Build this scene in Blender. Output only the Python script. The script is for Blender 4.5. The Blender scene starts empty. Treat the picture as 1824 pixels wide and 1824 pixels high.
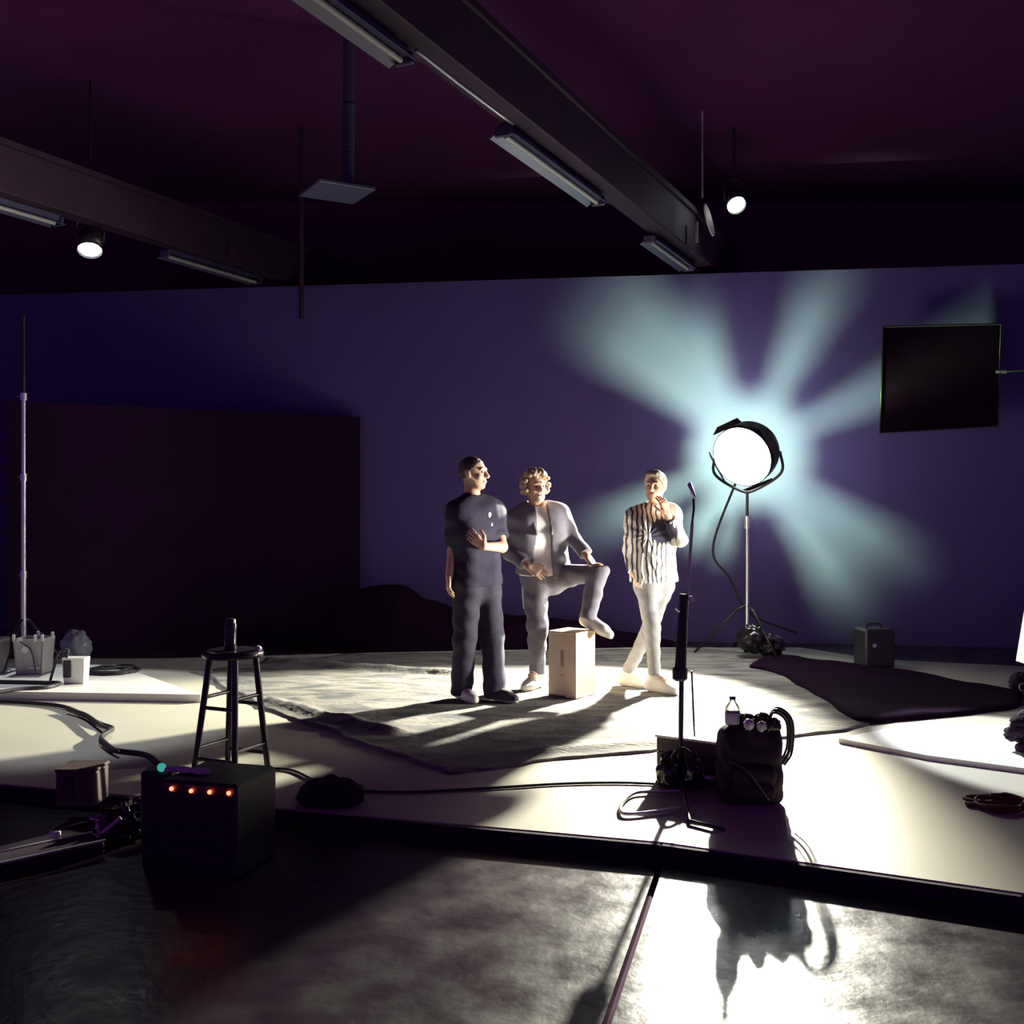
import bpy, math, random
import numpy as np
from mathutils import Vector, Matrix, noise as mnoise

random.seed(7)
np.random.seed(7)
SC = bpy.context.scene
COL = SC.collection

# ------------------------------------------------------------------ camera
FPX, HOR, CAMZ = 1900.0, 896.0, 1.525          # focal length in pixels, horizon row, eye height
cam_d = bpy.data.cameras.new('camera')
cam = bpy.data.objects.new('camera', cam_d)
COL.objects.link(cam)
cam.location = (0, 0, CAMZ)
cam.rotation_euler = (math.pi / 2, 0, 0)
cam_d.sensor_width = 36.0
cam_d.lens = 36.0 * FPX / 1824.0
cam_d.shift_y = (HOR - 912.0) / 1824.0
cam_d.clip_end = 200
SC.camera = cam

# ------------------------------------------------------------------ world, exposure
world = bpy.data.worlds.new('world')
SC.world = world
world.use_nodes = True
bg = world.node_tree.nodes['Background']
bg.inputs[0].default_value = (0.72, 0.15, 1.50, 1)
bg.inputs[1].default_value = 0.13
SC.view_settings.view_transform = 'Standard'
SC.view_settings.look = 'None'
SC.view_settings.gamma = 1.0
SC.view_settings.use_curve_mapping = False
SC.view_settings.exposure = 0.0
SC.cycles.max_bounces = 4
SC.cycles.diffuse_bounces = 2
SC.cycles.glossy_bounces = 2
SC.cycles.transmission_bounces = 4
SC.cycles.volume_bounces = 0
SC.cycles.caustics_reflective = False
SC.cycles.caustics_refractive = False

# key lamp, soft box and ceiling lamps: powers (the lamps themselves are built below)
KEY_W, LEAK_W, SOFT_W, PAR_LEFT_W, PAR_RIGHT_W = 5000.0, 950.0, 48.0, 300.0, 3500.0
WARM = (1.0, 0.97, 0.80)

# ------------------------------------------------------------------ helpers
ZP = 0.07                                        # top of the white stage floor


def P(px, py, d):
    return Vector(((px - 912.0) * d / FPX, d, CAMZ - (py - HOR) * d / FPX))


def G(px, py, z=ZP):
    d = FPX * (CAMZ - z) / (py - HOR)
    return Vector(((px - 912.0) * d / FPX, d, z))


def mat(name, col, rough=0.6, metal=0.0, var=0.15, scale=8.0, bump=0.0, bscale=40.0, spec=0.5,
        emit=None, estr=0.0, coat=0.0, alpha=None, trans=0.0):
    m = bpy.data.materials.new(name)
    m.use_nodes = True
    nt = m.node_tree
    b = nt.nodes['Principled BSDF']
    b.inputs['Roughness'].default_value = rough
    b.inputs['Metallic'].default_value = metal
    b.inputs['Specular IOR Level'].default_value = spec
    b.inputs['Coat Weight'].default_value = coat
    b.inputs['Transmission Weight'].default_value = trans
    tc = nt.nodes.new('ShaderNodeTexCoord')
    if var > 0:
        n = nt.nodes.new('ShaderNodeTexNoise')
        n.inputs['Scale'].default_value = scale
        n.inputs['Detail'].default_value = 4
        nt.links.new(tc.outputs['Object'], n.inputs['Vector'])
        r = nt.nodes.new('ShaderNodeValToRGB')
        r.color_ramp.elements[0].position = 0.3
        r.color_ramp.elements[1].position = 0.7
        r.color_ramp.elements[0].color = tuple(c * (1 - var) for c in col) + (1,)
        r.color_ramp.elements[1].color = tuple(min(1, c * (1 + var)) for c in col) + (1,)
        nt.links.new(n.outputs['Fac'], r.inputs['Fac'])
        nt.links.new(r.outputs['Color'], b.inputs['Base Color'])
    else:
        b.inputs['Base Color'].default_value = tuple(col) + (1,)
    if bump > 0:
        n2 = nt.nodes.new('ShaderNodeTexNoise')
        n2.inputs['Scale'].default_value = bscale
        n2.inputs['Detail'].default_value = 5
        nt.links.new(tc.outputs['Object'], n2.inputs['Vector'])
        bp = nt.nodes.new('ShaderNodeBump')
        bp.inputs['Strength'].default_value = bump
        bp.inputs['Distance'].default_value = 0.02
        nt.links.new(n2.outputs['Fac'], bp.inputs['Height'])
        nt.links.new(bp.outputs['Normal'], b.inputs['Normal'])
    if emit:
        b.inputs['Emission Color'].default_value = tuple(emit) + (1,)
        b.inputs['Emission Strength'].default_value = estr
    return m


def tag(o, label=None, cat=None, group=None, kind=None):
    if label:
        o['label'] = label
    if cat:
        o['category'] = cat
    if group:
        o['group'] = group
    if kind:
        o['kind'] = kind
    return o


def empty(name, loc, label, cat, group=None):
    o = bpy.data.objects.new(name, None)
    o.empty_display_size = 0.1
    COL.objects.link(o)
    o.location = loc
    return tag(o, label, cat, group)


def link_mesh(name, me, m, parent=None, smooth=False):
    o = bpy.data.objects.new(name, me)
    COL.objects.link(o)
    if m:
        me.materials.append(m)
    if smooth:
        me.shade_smooth()
    if parent is not None:
        o.parent = parent
        o.matrix_parent_inverse = Matrix.Translation(-Vector(parent_world(parent)))
    return o


def parent_world(o):
    # parts are built in world coordinates, so only an Empty root shifts its children
    return Vector(o.location) if o.type == 'EMPTY' else Vector((0, 0, 0))


def frame(z, hint=Vector((0, 0, 1))):
    z = Vector(z).normalized()
    if abs(z.dot(hint)) > 0.98:
        hint = Vector((1, 0, 0))
    x = hint.cross(z).normalized()
    return x, z.cross(x), z


class MB:
    """collects shapes in world coordinates and links them as one mesh object"""

    def __init__(self):
        self.v, self.f, self.s = [], [], []

    def add(self, vs, fs, smooth=False):
        n = len(self.v)
        self.v += [tuple(v) for v in vs]
        self.f += [tuple(i + n for i in f) for f in fs]
        self.s += [smooth] * len(fs)
        return self

    def box(self, c, size, x=None, y=None, z=None, bev=0.0):
        c = Vector(c)
        x = Vector(x or (1, 0, 0)); y = Vector(y or (0, 1, 0)); z = Vector(z or (0, 0, 1))
        hx, hy, hz = (s / 2 for s in size)
        if bev <= 0:
            vs = [c + x * hx * i + y * hy * j + z * hz * k for k in (-1, 1) for j in (-1, 1) for i in (-1, 1)]
            fs = [(0, 2, 3, 1), (4, 5, 7, 6), (0, 1, 5, 4), (2, 6, 7, 3), (0, 4, 6, 2), (1, 3, 7, 5)]
            return self.add(vs, fs)
        # chamfered on all vertical and horizontal edges: stacked octagons
        b = min(bev, hx * .9, hy * .9, hz * .9)

        def ring(w, d, h, cb):
            pts = [(w, d - cb), (w - cb, d), (-w + cb, d), (-w, d - cb), (-w, -d + cb), (-w + cb, -d), (w - cb, -d), (w, -d + cb)]
            return [c + x * p[0] + y * p[1] + z * h for p in pts]
        rs = [ring(hx - b, hy - b, -hz, b * .5), ring(hx, hy, -hz + b, b), ring(hx, hy, hz - b, b), ring(hx - b, hy - b, hz, b * .5)]
        vs = sum(rs, [])
        fs = [tuple(range(7, -1, -1)), tuple(range(24, 32))]
        for r in range(3):
            for i in range(8):
                j = (i + 1) % 8
                fs.append((r * 8 + i, r * 8 + j, r * 8 + 8 + j, r * 8 + 8 + i))
        return self.add(vs, fs)

    def cyl(self, a, b, r0, r1=None, n=16, caps=True):
        a, b = Vector(a), Vector(b)
        r1 = r0 if r1 is None else r1
        x, y, z = frame(b - a)
        vs = []
        for p, r in ((a, r0), (b, r1)):
            vs += [p + x * r * math.cos(2 * math.pi * i / n) + y * r * math.sin(2 * math.pi * i / n) for i in range(n)]
        self.add(vs, [(i, (i + 1) % n, n + (i + 1) % n, n + i) for i in range(n)], True)
        if caps:
            self.add(vs, [tuple(range(n - 1, -1, -1)), tuple(range(n, 2 * n))])
        return self

    def lathe(self, o, axis, prof, n=24, hint=Vector((0, 0, 1))):
        x, y, z = frame(axis, hint)
        o = Vector(o)
        vs = []
        for r, h in prof:
            vs += [o + z * h + x * r * math.cos(2 * math.pi * i / n) + y * r * math.sin(2 * math.pi * i / n) for i in range(n)]
        fs = [(k * n + i, k * n + (i + 1) % n, (k + 1) * n + (i + 1) % n, (k + 1) * n + i) for k in range(len(prof) - 1) for i in range(n)]
        return self.add(vs, fs, True)

    def tube(self, pts, r, n=8, closed=False):
        pts = [Vector(p) for p in pts]
        m = len(pts)
        vs = []
        hint = Vector((0, 0, 1))
        px = None
        for i, p in enumerate(pts):
            t = (pts[min(i + 1, m - 1)] - pts[max(i - 1, 0)])
            if t.length < 1e-7:
                t = Vector((0, 0, 1))
            t.normalize()
            if px is None:
                x, y, _ = frame(t)
            else:
                x = (px - t * px.dot(t))
                x = x.normalized() if x.length > 1e-5 else frame(t)[0]
                y = t.cross(x)
            px = x
            rr = r[i] if isinstance(r, (list, tuple)) else r
            vs += [p + x * rr * math.cos(2 * math.pi * k / n) + y * rr * math.sin(2 * math.pi * k / n) for k in range(n)]
        fs = [(i * n + k, i * n + (k + 1) % n, (i + 1) * n + (k + 1) % n, (i + 1) * n + k) for i in range(m - 1) for k in range(n)]
        fs += [tuple(range(n - 1, -1, -1)), tuple((m - 1) * n + k for k in range(n))]
        return self.add(vs, fs, True)

    def prism(self, poly, z0, z1):
        n = len(poly)
        vs = [(p[0], p[1], z0) for p in poly] + [(p[0], p[1], z1) for p in poly]
        fs = [tuple(range(n - 1, -1, -1)), tuple(range(n, 2 * n))] + [(i, (i + 1) % n, n + (i + 1) % n, n + i) for i in range(n)]
        return self.add(vs, fs)

    def blob(self, c, r, seed=0, amp=0.12, freq=3.0, n=18, zmin=None, x=None, y=None, z=None):
        """lumpy ellipsoid, flattened where it meets zmin"""
        c = Vector(c)
        x = Vector(x or (1, 0, 0)); y = Vector(y or (0, 1, 0)); z = Vector(z or (0, 0, 1))
        vs, fs = [], []
        m = 2 * n
        for i in range(n + 1):
            th = math.pi * i / n
            for j in range(m):
                ph = 2 * math.pi * j / m
                d = Vector((math.sin(th) * math.cos(ph), math.sin(th) * math.sin(ph), math.cos(th)))
                k = 1 + amp * mnoise.noise(d * freq + Vector((seed * 7.3, seed * 3.1, 0))) + amp * .5 * mnoise.noise(d * freq * 2.7 + Vector((seed, 0, 5)))
                p = c + x * d.x * r[0] * k + y * d.y * r[1] * k + z * d.z * r[2] * k
                if zmin is not None and p.z < zmin:
                    p.z = zmin
                vs.append(p)
        for i in range(n):
            for j in range(m):
                fs.append((i * m + j, (i + 1) * m + j, (i + 1) * m + (j + 1) % m, i * m + (j + 1) % m))
        return self.add(vs, fs, True)

    def build(self, name, m, parent=None):
        me = bpy.data.meshes.new(name)
        me.from_pydata(self.v, [], self.f)
        me.polygons.foreach_set('use_smooth', self.s)
        me.update()
        return link_mesh(name, me, m, parent)


def spline(pts, k=8):
    pts = [Vector(p) for p in pts]
    q = [pts[0] * 2 - pts[1]] + pts + [pts[-1] * 2 - pts[-2]]
    out = []
    for i in range(1, len(q) - 2):
        for s in range(k):
            t = s / k
            a, b, c, d = q[i - 1], q[i], q[i + 1], q[i + 2]
            out.append(0.5 * ((2 * b) + (c - a) * t + (2 * a - 5 * b + 4 * c - d) * t * t + (3 * b - a - 3 * c + d) * t ** 3))
    return out + [pts[-1]]


def cable(name, pts, r, m, label, cat='cable', group=None, parent=None, k=8):
    o = MB().tube(spline(pts, k), r, 8).build(name, m, parent)
    if parent is None:
        tag(o, label, cat, group)
    return o


# ------------------------------------------------------------------ materials
M = {}
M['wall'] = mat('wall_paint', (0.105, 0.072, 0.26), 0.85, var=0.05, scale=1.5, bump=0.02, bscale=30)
M['rear'] = mat('rear_wall_paint', (0.12, 0.012, 0.09), 0.95, var=0.1, scale=1)
M['ceil'] = mat('ceiling_paint', (0.072, 0.004, 0.078), 0.95, var=0.12, scale=1)
M['stage'] = mat('stage_paint', (0.58, 0.55, 0.44), 0.55, var=0.05, scale=1.2, bump=0.02, bscale=12)
M['riser'] = mat('riser_paint', (0.86, 0.85, 0.80), 0.4, var=0.04, scale=2)
M['foam'] = mat('foam_board', (0.88, 0.87, 0.82), 0.45, var=0.03, scale=2)
M['black_paint'] = mat('black_flat_paint', (0.018, 0.0035, 0.024), 0.95, spec=0.1, var=0.15, scale=3)
M['black_cloth_and_shade'] = mat('duvetyne_and_floor_shade', (0.012, 0.003, 0.014), 1.0, var=0.2, scale=6, spec=0.05)  # flag and heap cloth, also colours the sheet made for floor shade
M['black_cloth'] = mat('black_cloth', (0.026, 0.009, 0.030), 0.9, var=0.2, scale=12, bump=0.15, bscale=60)
M['black_plastic'] = mat('black_plastic', (0.03, 0.025, 0.03), 0.4, var=0.1, scale=10)
M['trash_bag'] = mat('shiny_black_film', (0.02, 0.018, 0.022), 0.16, var=0.1, scale=9, bump=0.35, bscale=14)
M['black_metal'] = mat('black_metal', (0.03, 0.028, 0.035), 0.38, metal=0.3, var=0.1)
M['chrome'] = mat('chromed_steel', (0.75, 0.75, 0.76), 0.30, metal=0.7, var=0.05)
M['grey_steel'] = mat('grey_steel', (0.50, 0.50, 0.52), 0.35, metal=0.45, var=0.1)
M['beam'] = mat('beam_wood', (0.032, 0.009, 0.032), 0.7, var=0.25, scale=4)
M['fixture'] = mat('fixture_enamel', (0.085, 0.08, 0.15), 0.4, var=0.05)
M['cable'] = mat('cable_rubber', (0.025, 0.02, 0.025), 0.5, var=0.1)
M['red_cable'] = mat('dark_red_cable', (0.13, 0.012, 0.02), 0.6, var=0.15)
M['stool'] = mat('stool_black_wood', (0.03, 0.022, 0.03), 0.22, var=0.2, scale=20)
M['ply'] = mat('apple_box_plywood', (0.80, 0.62, 0.42), 0.55, var=0.08, scale=5, bump=0.05)
M['ply_edge'] = mat('dark_scuffed_edge', (0.16, 0.07, 0.04), 0.8, var=0.4, scale=30)
M['hole'] = mat('hand_hole_shade', (0.40, 0.30, 0.18), 0.9, var=0.1)
M['sticker'] = mat('yellow_sticker', (0.62, 0.50, 0.08), 0.6, var=0.1)
M['crate'] = mat('dark_brown_crate', (0.10, 0.06, 0.06), 0.7, var=0.25, scale=12)
M['crate_top'] = mat('white_board_top', (0.86, 0.85, 0.80), 0.5, var=0.05)
M['bin'] = mat('grey_plastic_bin', (0.45, 0.44, 0.42), 0.5, var=0.06)
M['white'] = mat('white_plastic', (0.85, 0.84, 0.80), 0.4, var=0.03)
M['paper'] = mat('paper', (0.8, 0.78, 0.74), 0.7, var=0.08)
M['film'] = mat('cloudy_plastic_film', (0.45, 0.50, 0.55), 0.25, var=0.1, bump=0.3, bscale=20, trans=0.35)
M['glass'] = mat('clear_plastic', (0.9, 0.92, 0.92), 0.08, var=0.0, trans=0.85)
M['skin'] = mat('skin', (0.72, 0.44, 0.31), 0.55, var=0.06, scale=20)
M['lip'] = mat('lip', (0.55, 0.22, 0.18), 0.5, var=0.05)
M['eye'] = mat('eye_dark', (0.03, 0.02, 0.02), 0.2, var=0.0)
M['hair_dark'] = mat('cropped_dark_hair', (0.10, 0.065, 0.06), 0.7, var=0.3, scale=60, bump=0.3, bscale=150)
M['hair_curl'] = mat('curly_light_brown_hair', (0.50, 0.38, 0.25), 0.6, var=0.35, scale=40, bump=0.4, bscale=120)
M['hair_fair'] = mat('short_fair_hair', (0.55, 0.47, 0.36), 0.65, var=0.2, scale=50, bump=0.3, bscale=140)
M['tee'] = mat('navy_tee', (0.028, 0.024, 0.055), 0.85, var=0.15, scale=20, bump=0.1)
M['jeans'] = mat('dark_jeans', (0.040, 0.036, 0.060), 0.85, var=0.25, scale=25, bump=0.1)
M['jacket'] = mat('grey_jacket', (0.22, 0.21, 0.25), 0.8, var=0.1, scale=15, bump=0.1)
M['shirt'] = mat('white_shirt', (0.85, 0.84, 0.82), 0.8, var=0.05)
M['khaki'] = mat('grey_trousers', (0.19, 0.18, 0.22), 0.85, var=0.15, scale=20, bump=0.1)
M['slim'] = mat('faded_grey_jeans', (0.30, 0.30, 0.31), 0.85, var=0.15, scale=20, bump=0.1)
M['shoe_w'] = mat('white_leather', (0.84, 0.82, 0.78), 0.5, var=0.04)
M['shoe_d'] = mat('dark_suede', (0.10, 0.08, 0.09), 0.8, var=0.2)
M['sole'] = mat('rubber_sole', (0.7, 0.68, 0.62), 0.7, var=0.05)
M['lens'] = mat('lit_lens', (1, 1, 1), 0.3, var=0.0, emit=(1.0, 1.0, 0.97), estr=60)
M['lens_small'] = mat('lit_small_lens', (1, 1, 1), 0.3, var=0.0, emit=(0.95, 1.0, 1.0), estr=25)
M['diffuser'] = mat('lit_diffuser', (0.9, 0.9, 0.88), 0.6, var=0.0, emit=(1.0, 0.98, 0.88), estr=0.75)
M['red_led'] = mat('red_led', (0.6, 0.02, 0.01), 0.3, var=0.0, emit=(1.0, 0.10, 0.05), estr=7.0)
M['cyan_led'] = mat('cyan_led', (0.05, 0.5, 0.5), 0.3, var=0.0, emit=(0.12, 0.85, 0.75), estr=0.4)


def concrete():
    m = bpy.data.materials.new('polished_concrete')
    m.use_nodes = True
    nt = m.node_tree
    b = nt.nodes['Principled BSDF']
    tc = nt.nodes.new('ShaderNodeTexCoord')

    def nz(scale, detail=6):
        n = nt.nodes.new('ShaderNodeTexNoise')
        n.inputs['Scale'].default_value = scale
        n.inputs['Detail'].default_value = detail
        nt.links.new(tc.outputs['Object'], n.inputs['Vector'])
        return n

    def ramp(src, p0, c0, p1, c1):
        r = nt.nodes.new('ShaderNodeValToRGB')
        r.color_ramp.elements[0].position = p0
        r.color_ramp.elements[1].position = p1
        r.color_ramp.elements[0].color = c0
        r.color_ramp.elements[1].color = c1
        nt.links.new(src, r.inputs['Fac'])
        return r
    a = nz(3.0)
    c = ramp(a.outputs['Fac'], 0.35, (0.024, 0.009, 0.026, 1), 0.68, (0.055, 0.042, 0.050, 1))
    nt.links.new(c.outputs['Color'], b.inputs['Base Color'])
    d = nz(5.0, 8)
    r = ramp(d.outputs['Fac'], 0.3, (0.24, 0.24, 0.24, 1), 0.72, (0.42, 0.42, 0.42, 1))
    nt.links.new(r.outputs['Color'], b.inputs['Roughness'])
    e = nz(18.0, 8)
    bp = nt.nodes.new('ShaderNodeBump')
    bp.inputs['Strength'].default_value = 0.12
    bp.inputs['Distance'].default_value = 0.02
    nt.links.new(e.outputs['Fac'], bp.inputs['Height'])
    nt.links.new(bp.outputs['Normal'], b.inputs['Normal'])
    b.inputs['Specular IOR Level'].default_value = 0.6
    return m


def dropcloth():
    m = bpy.data.materials.new('stained_canvas')
    m.use_nodes = True
    nt = m.node_tree
    b = nt.nodes['Principled BSDF']
    tc = nt.nodes.new('ShaderNodeTexCoord')
    mp = nt.nodes.new('ShaderNodeMapping')
    mp.inputs['Scale'].default_value = (1.0, 2.6, 1.0)
    mp.inputs['Rotation'].default_value = (0, 0, 0.25)
    nt.links.new(tc.outputs['Object'], mp.inputs['Vector'])
    n = nt.nodes.new('ShaderNodeTexNoise')
    n.inputs['Scale'].default_value = 2.2
    n.inputs['Detail'].default_value = 8
    n.inputs['Distortion'].default_value = 0.8
    nt.links.new(mp.outputs['Vector'], n.inputs['Vector'])
    r = nt.nodes.new('ShaderNodeValToRGB')
    r.color_ramp.elements[0].position = 0.36
    r.color_ramp.elements[0].color = (0.11, 0.11, 0.12, 1)
    r.color_ramp.elements[1].position = 0.60
    r.color_ramp.elements[1].color = (0.30, 0.285, 0.245, 1)
    nt.links.new(n.outputs['Fac'], r.inputs['Fac'])
    nt.links.new(r.outputs['Color'], b.inputs['Base Color'])
    b.inputs['Roughness'].default_value = 0.9
    n2 = nt.nodes.new('ShaderNodeTexNoise')
    n2.inputs['Scale'].default_value = 25
    n2.inputs['Detail'].default_value = 6
    nt.links.new(mp.outputs['Vector'], n2.inputs['Vector'])
    bp = nt.nodes.new('ShaderNodeBump')
    bp.inputs['Strength'].default_value = 0.35
    bp.inputs['Distance'].default_value = 0.03
    nt.links.new(n2.outputs['Fac'], bp.inputs['Height'])
    nt.links.new(bp.outputs['Normal'], b.inputs['Normal'])
    return m


def stripes():
    """dark knit with cream stripes that fan out from one shoulder"""
    m = bpy.data.materials.new('striped_knit')
    m.use_nodes = True
    nt = m.node_tree
    b = nt.nodes['Principled BSDF']
    b.inputs['Roughness'].default_value = 0.9
    tc = nt.nodes.new('ShaderNodeTexCoord')
    w = nt.nodes.new('ShaderNodeTexWave')
    w.wave_type = 'BANDS'
    w.bands_direction = 'X'
    w.inputs['Scale'].default_value = 8.5
    w.inputs['Distortion'].default_value = 3.5
    w.inputs['Detail'].default_value = 2
    w.inputs['Detail Scale'].default_value = 1.2
    nt.links.new(tc.outputs['Object'], w.inputs['Vector'])
    sep = nt.nodes.new('ShaderNodeSeparateXYZ')
    nt.links.new(tc.outputs['Object'], sep.inputs[0])
    mr = nt.nodes.new('ShaderNodeMapRange')      # fewer dark stripes towards one side seam
    mr.inputs['From Min'].default_value = 1.02
    mr.inputs['From Max'].default_value = 1.22
    mr.inputs['To Min'].default_value = 0.0
    mr.inputs['To Max'].default_value = 0.35
    nt.links.new(sep.outputs['X'], mr.inputs['Value'])
    ad = nt.nodes.new('ShaderNodeMath')
    nt.links.new(w.outputs['Fac'], ad.inputs[0])
    nt.links.new(mr.outputs['Result'], ad.inputs[1])
    ds = nt.nodes.new('ShaderNodeVectorMath')    # plain dark yoke across the upper chest
    ds.operation = 'DISTANCE'
    ds.inputs[1].default_value = tuple(P(1182, 946, 8.15))
    nt.links.new(tc.outputs['Object'], ds.inputs[0])
    m2 = nt.nodes.new('ShaderNodeMapRange')
    m2.inputs['From Min'].default_value = 0.085
    m2.inputs['From Max'].default_value = 0.12
    m2.inputs['To Min'].default_value = 0.0
    m2.inputs['To Max'].default_value = 1.0
    nt.links.new(ds.outputs['Value'], m2.inputs['Value'])
    mu = nt.nodes.new('ShaderNodeMath')
    mu.operation = 'MULTIPLY'
    nt.links.new(ad.outputs[0], mu.inputs[0])
    nt.links.new(m2.outputs['Result'], mu.inputs[1])
    r = nt.nodes.new('ShaderNodeValToRGB')
    r.color_ramp.elements[0].position = 0.30
    r.color_ramp.elements[0].color = (0.04, 0.035, 0.065, 1)
    r.color_ramp.elements[1].position = 0.42
    r.color_ramp.elements[1].color = (0.66, 0.64, 0.56, 1)
    nt.links.new(mu.outputs[0], r.inputs['Fac'])
    nt.links.new(r.outputs['Color'], b.inputs['Base Color'])
    return m


M['concrete'] = concrete()
M['cloth'] = dropcloth()
M['stripe'] = stripes()

# ------------------------------------------------------------------ the setting
def wall_y(x):
    return 12.0 - 0.144 * x


# concrete slabs with an open joint between them
jn = [Vector((0.645, 4.57, 0)), Vector((0.276, 3.12, 0))]
jd = (jn[0] - jn[1]).normalized()
jp0, jp1 = jn[1] - jd * 6.5, jn[1] + jd * 11.0
g = 0.014
floor = MB().box((0, 4.5, -0.12), (24, 20, 0.16)).build('floor', M['rear'])
tag(floor, kind='structure')
MB().prism([(-12, -5.5), (jp0.x - g, -5.5 if False else jp0.y), (jp1.x - g, jp1.y), (-12, 14.5)], -0.04, 0.0).build('slab', M['concrete'], floor)
MB().prism([(jp0.x + g, jp0.y), (12, -5.5), (12, 14.5), (jp1.x + g, jp1.y)], -0.04, 0.0).build('slab', M['concrete'], floor)

stage_front = [(-7.5, 6.93), (-0.767, 4.99), (0.645, 4.58), (1.91, 3.98), (8.0, 1.0)]
stage = MB().prism(stage_front + [(8.0, 8.2), (3.4, 9.95), (2.9, 10.75), (1.2, 10.75), (-1.5, 10.35), (-3.2, 10.0), (-7.5, 9.85)], 0.0, ZP).build('floor_stage', M['stage'])
tag(stage, 'low white stage floor with the shade on its front lip made as a dark strip', kind='structure')
lip_pts = []
for (x0, y0), (x1, y1) in zip(stage_front[:-1], stage_front[1:]):
    a, b = Vector((x0, y0, 0)), Vector((x1, y1, 0))
    d = (b - a).normalized()
    nrm = Vector((d.y, -d.x, 0))
    q = MB()
    q.box((a + b) / 2 + nrm * 0.022 + Vector((0, 0, 0.034)), ((b - a).length, 0.044, 0.064), d, nrm * -1, (0, 0, 1), 0.008)
    q.build('lip_shade', M['black_cloth'], stage)  # black strip stands in for shade on the white stage's front face

wp = [(-8.0, wall_y(-8.0)), (8.0, wall_y(8.0)), (8.0, wall_y(8) + 0.16), (-8.0, wall_y(-8) + 0.16)]
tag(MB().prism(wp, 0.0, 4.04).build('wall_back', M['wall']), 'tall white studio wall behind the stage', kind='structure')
tag(MB().box((0, 14.2, 2.75), (26, 0.2, 5.6)).build('wall_rear', M['rear']), kind='structure')
tag(MB().box((0, 5.0, 5.55), (26, 19, 0.1)).build('ceiling', M['ceil']), kind='structure')

# timber roof beams
BD = Vector((886.0, 1900.0, 0)).normalized()


def beam_pt(x0, y, z):
    return Vector((x0 + y * BD.x / BD.y, y, z))


for k, (x0, lab) in enumerate(((-3.49, 0), (-8.67, 0))):
    o = MB()
    a, b = beam_pt(x0 + 0.10, 0.5, 4.34), beam_pt(x0 + 0.10, wall_y(x0 + 5.4) + 1.5, 4.34)
    side = Vector((BD.y, -BD.x, 0))
    o.box((a + b) / 2, ((b - a).length, 0.20, 0.40), BD, side * -1, (0, 0, 1), 0.01)
    o.box((a + b) / 2 + Vector((0, 0, 0.22)), ((b - a).length, 0.26, 0.05), BD, side * -1, (0, 0, 1))
    o = o.build('trim_%d' % (k + 1), M['beam'])
    tag(o, kind='structure')


def strip_fixture(x0, ya, yb, label):
    a, b = beam_pt(x0, ya, 4.04), beam_pt(x0, yb, 4.04)
    side = Vector((BD.y, -BD.x, 0))
    L = (b - a).length
    t = empty('fluorescent_fixture', (a + b) / 2 + Vector((0, 0, 0.09)), label, 'ceiling light', 'unlit strip lights under the roof beams')
    MB().box((a + b) / 2 + Vector((0, 0, 0.075)), (L, 0.075, 0.055), BD, side * -1, (0, 0, 1), 0.006).build('housing', M['fixture'], t)
    q = MB()
    for s in (-1, 1):
        n = (side * s * 0.5 + Vector((0, 0, 0.86))).normalized()
        q.box((a + b) / 2 + side * s * 0.065 + Vector((0, 0, 0.03)), (L, 0.085, 0.004), BD, (side * 0.86 + Vector((0, 0, -0.5 * s))), n)
    q.build('reflector', M['fixture'], t)
    MB().cyl(a + BD * 0.04 + Vector((0, 0, 0.025)), b - BD * 0.04 + Vector((0, 0, 0.025)), 0.018, n=10).build('tube', M['bin'], t)
    for p in (a, b):
        MB().box(p + Vector((0, 0, 0.045)), (0.03, 0.12, 0.075), BD, side * -1, (0, 0, 1), 0.006).build('end_cap', M['fixture'], t)
    return t


strip_fixture(-3.49, 4.6, 6.15, 'unlit strip light nearest the camera, cut by the top edge of the photo')
strip_fixture(-3.49, 7.35, 9.05, 'unlit strip light at the middle of the long ceiling beam')
strip_fixture(-3.49, 10.35, 11.6, 'unlit strip light meeting the top of the white wall')
strip_fixture(-8.67, 8.6, 9.72, 'unlit strip light at the left edge beside the round lit lamp')
strip_fixture(-8.67, 10.95, 12.3, 'dim strip light over the wall top between lamp and vent plate')
cable('conduit', [beam_pt(-3.42, 6.15, 4.135), beam_pt(-3.42, 6.7, 4.13), beam_pt(-3.42, 7.35, 4.135)], 0.012, M['grey_steel'],
      'thin metal conduit under the beam between two strip lights', 'conduit')

# ventilation drop with a square plate
vc = P(600, 352, 9.0)
t = empty('ventilation_drop', (vc.x + 0.1, vc.y, 5.5), 'grey duct pipe hanging from the ceiling with a square vent plate', 'duct')
pc = P(621, 335, 9.0)
for i, (za, zb) in enumerate(((pc.z + 0.0, pc.z + 0.29), (pc.z + 0.31, pc.z + 0.70), (pc.z + 0.72, 5.5))):
    MB().cyl((pc.x, pc.y, za), (pc.x, pc.y, zb), 0.048 if i != 1 else 0.052, n=16).build('pipe_section', M['fixture'], t)
MB().box((vc.x, vc.y, pc.z - 0.03), (0.5, 0.5, 0.03), (0.86, 0.5, 0), (-0.5, 0.86, 0), (0, 0, 1), 0.006).build('vent_plate', M['fixture'], t)
MB().box((vc.x + 0.05, vc.y, pc.z - 0.005), (0.22, 0.22, 0.03), (0.86, 0.5, 0), (-0.5, 0.86, 0), (0, 0, 1)).build('collar', M['fixture'], t)
pp = P(537, 380, 11.3)
o = MB().cyl((pp.x, pp.y, 5.5), (pp.x, pp.y, P(537, 500, 11.3).z - 0.4), 0.03, n=12).build('drop_pipe', M['beam'])
tag(o, 'thin dark pipe coming down behind the wall top', 'pipe')

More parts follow.
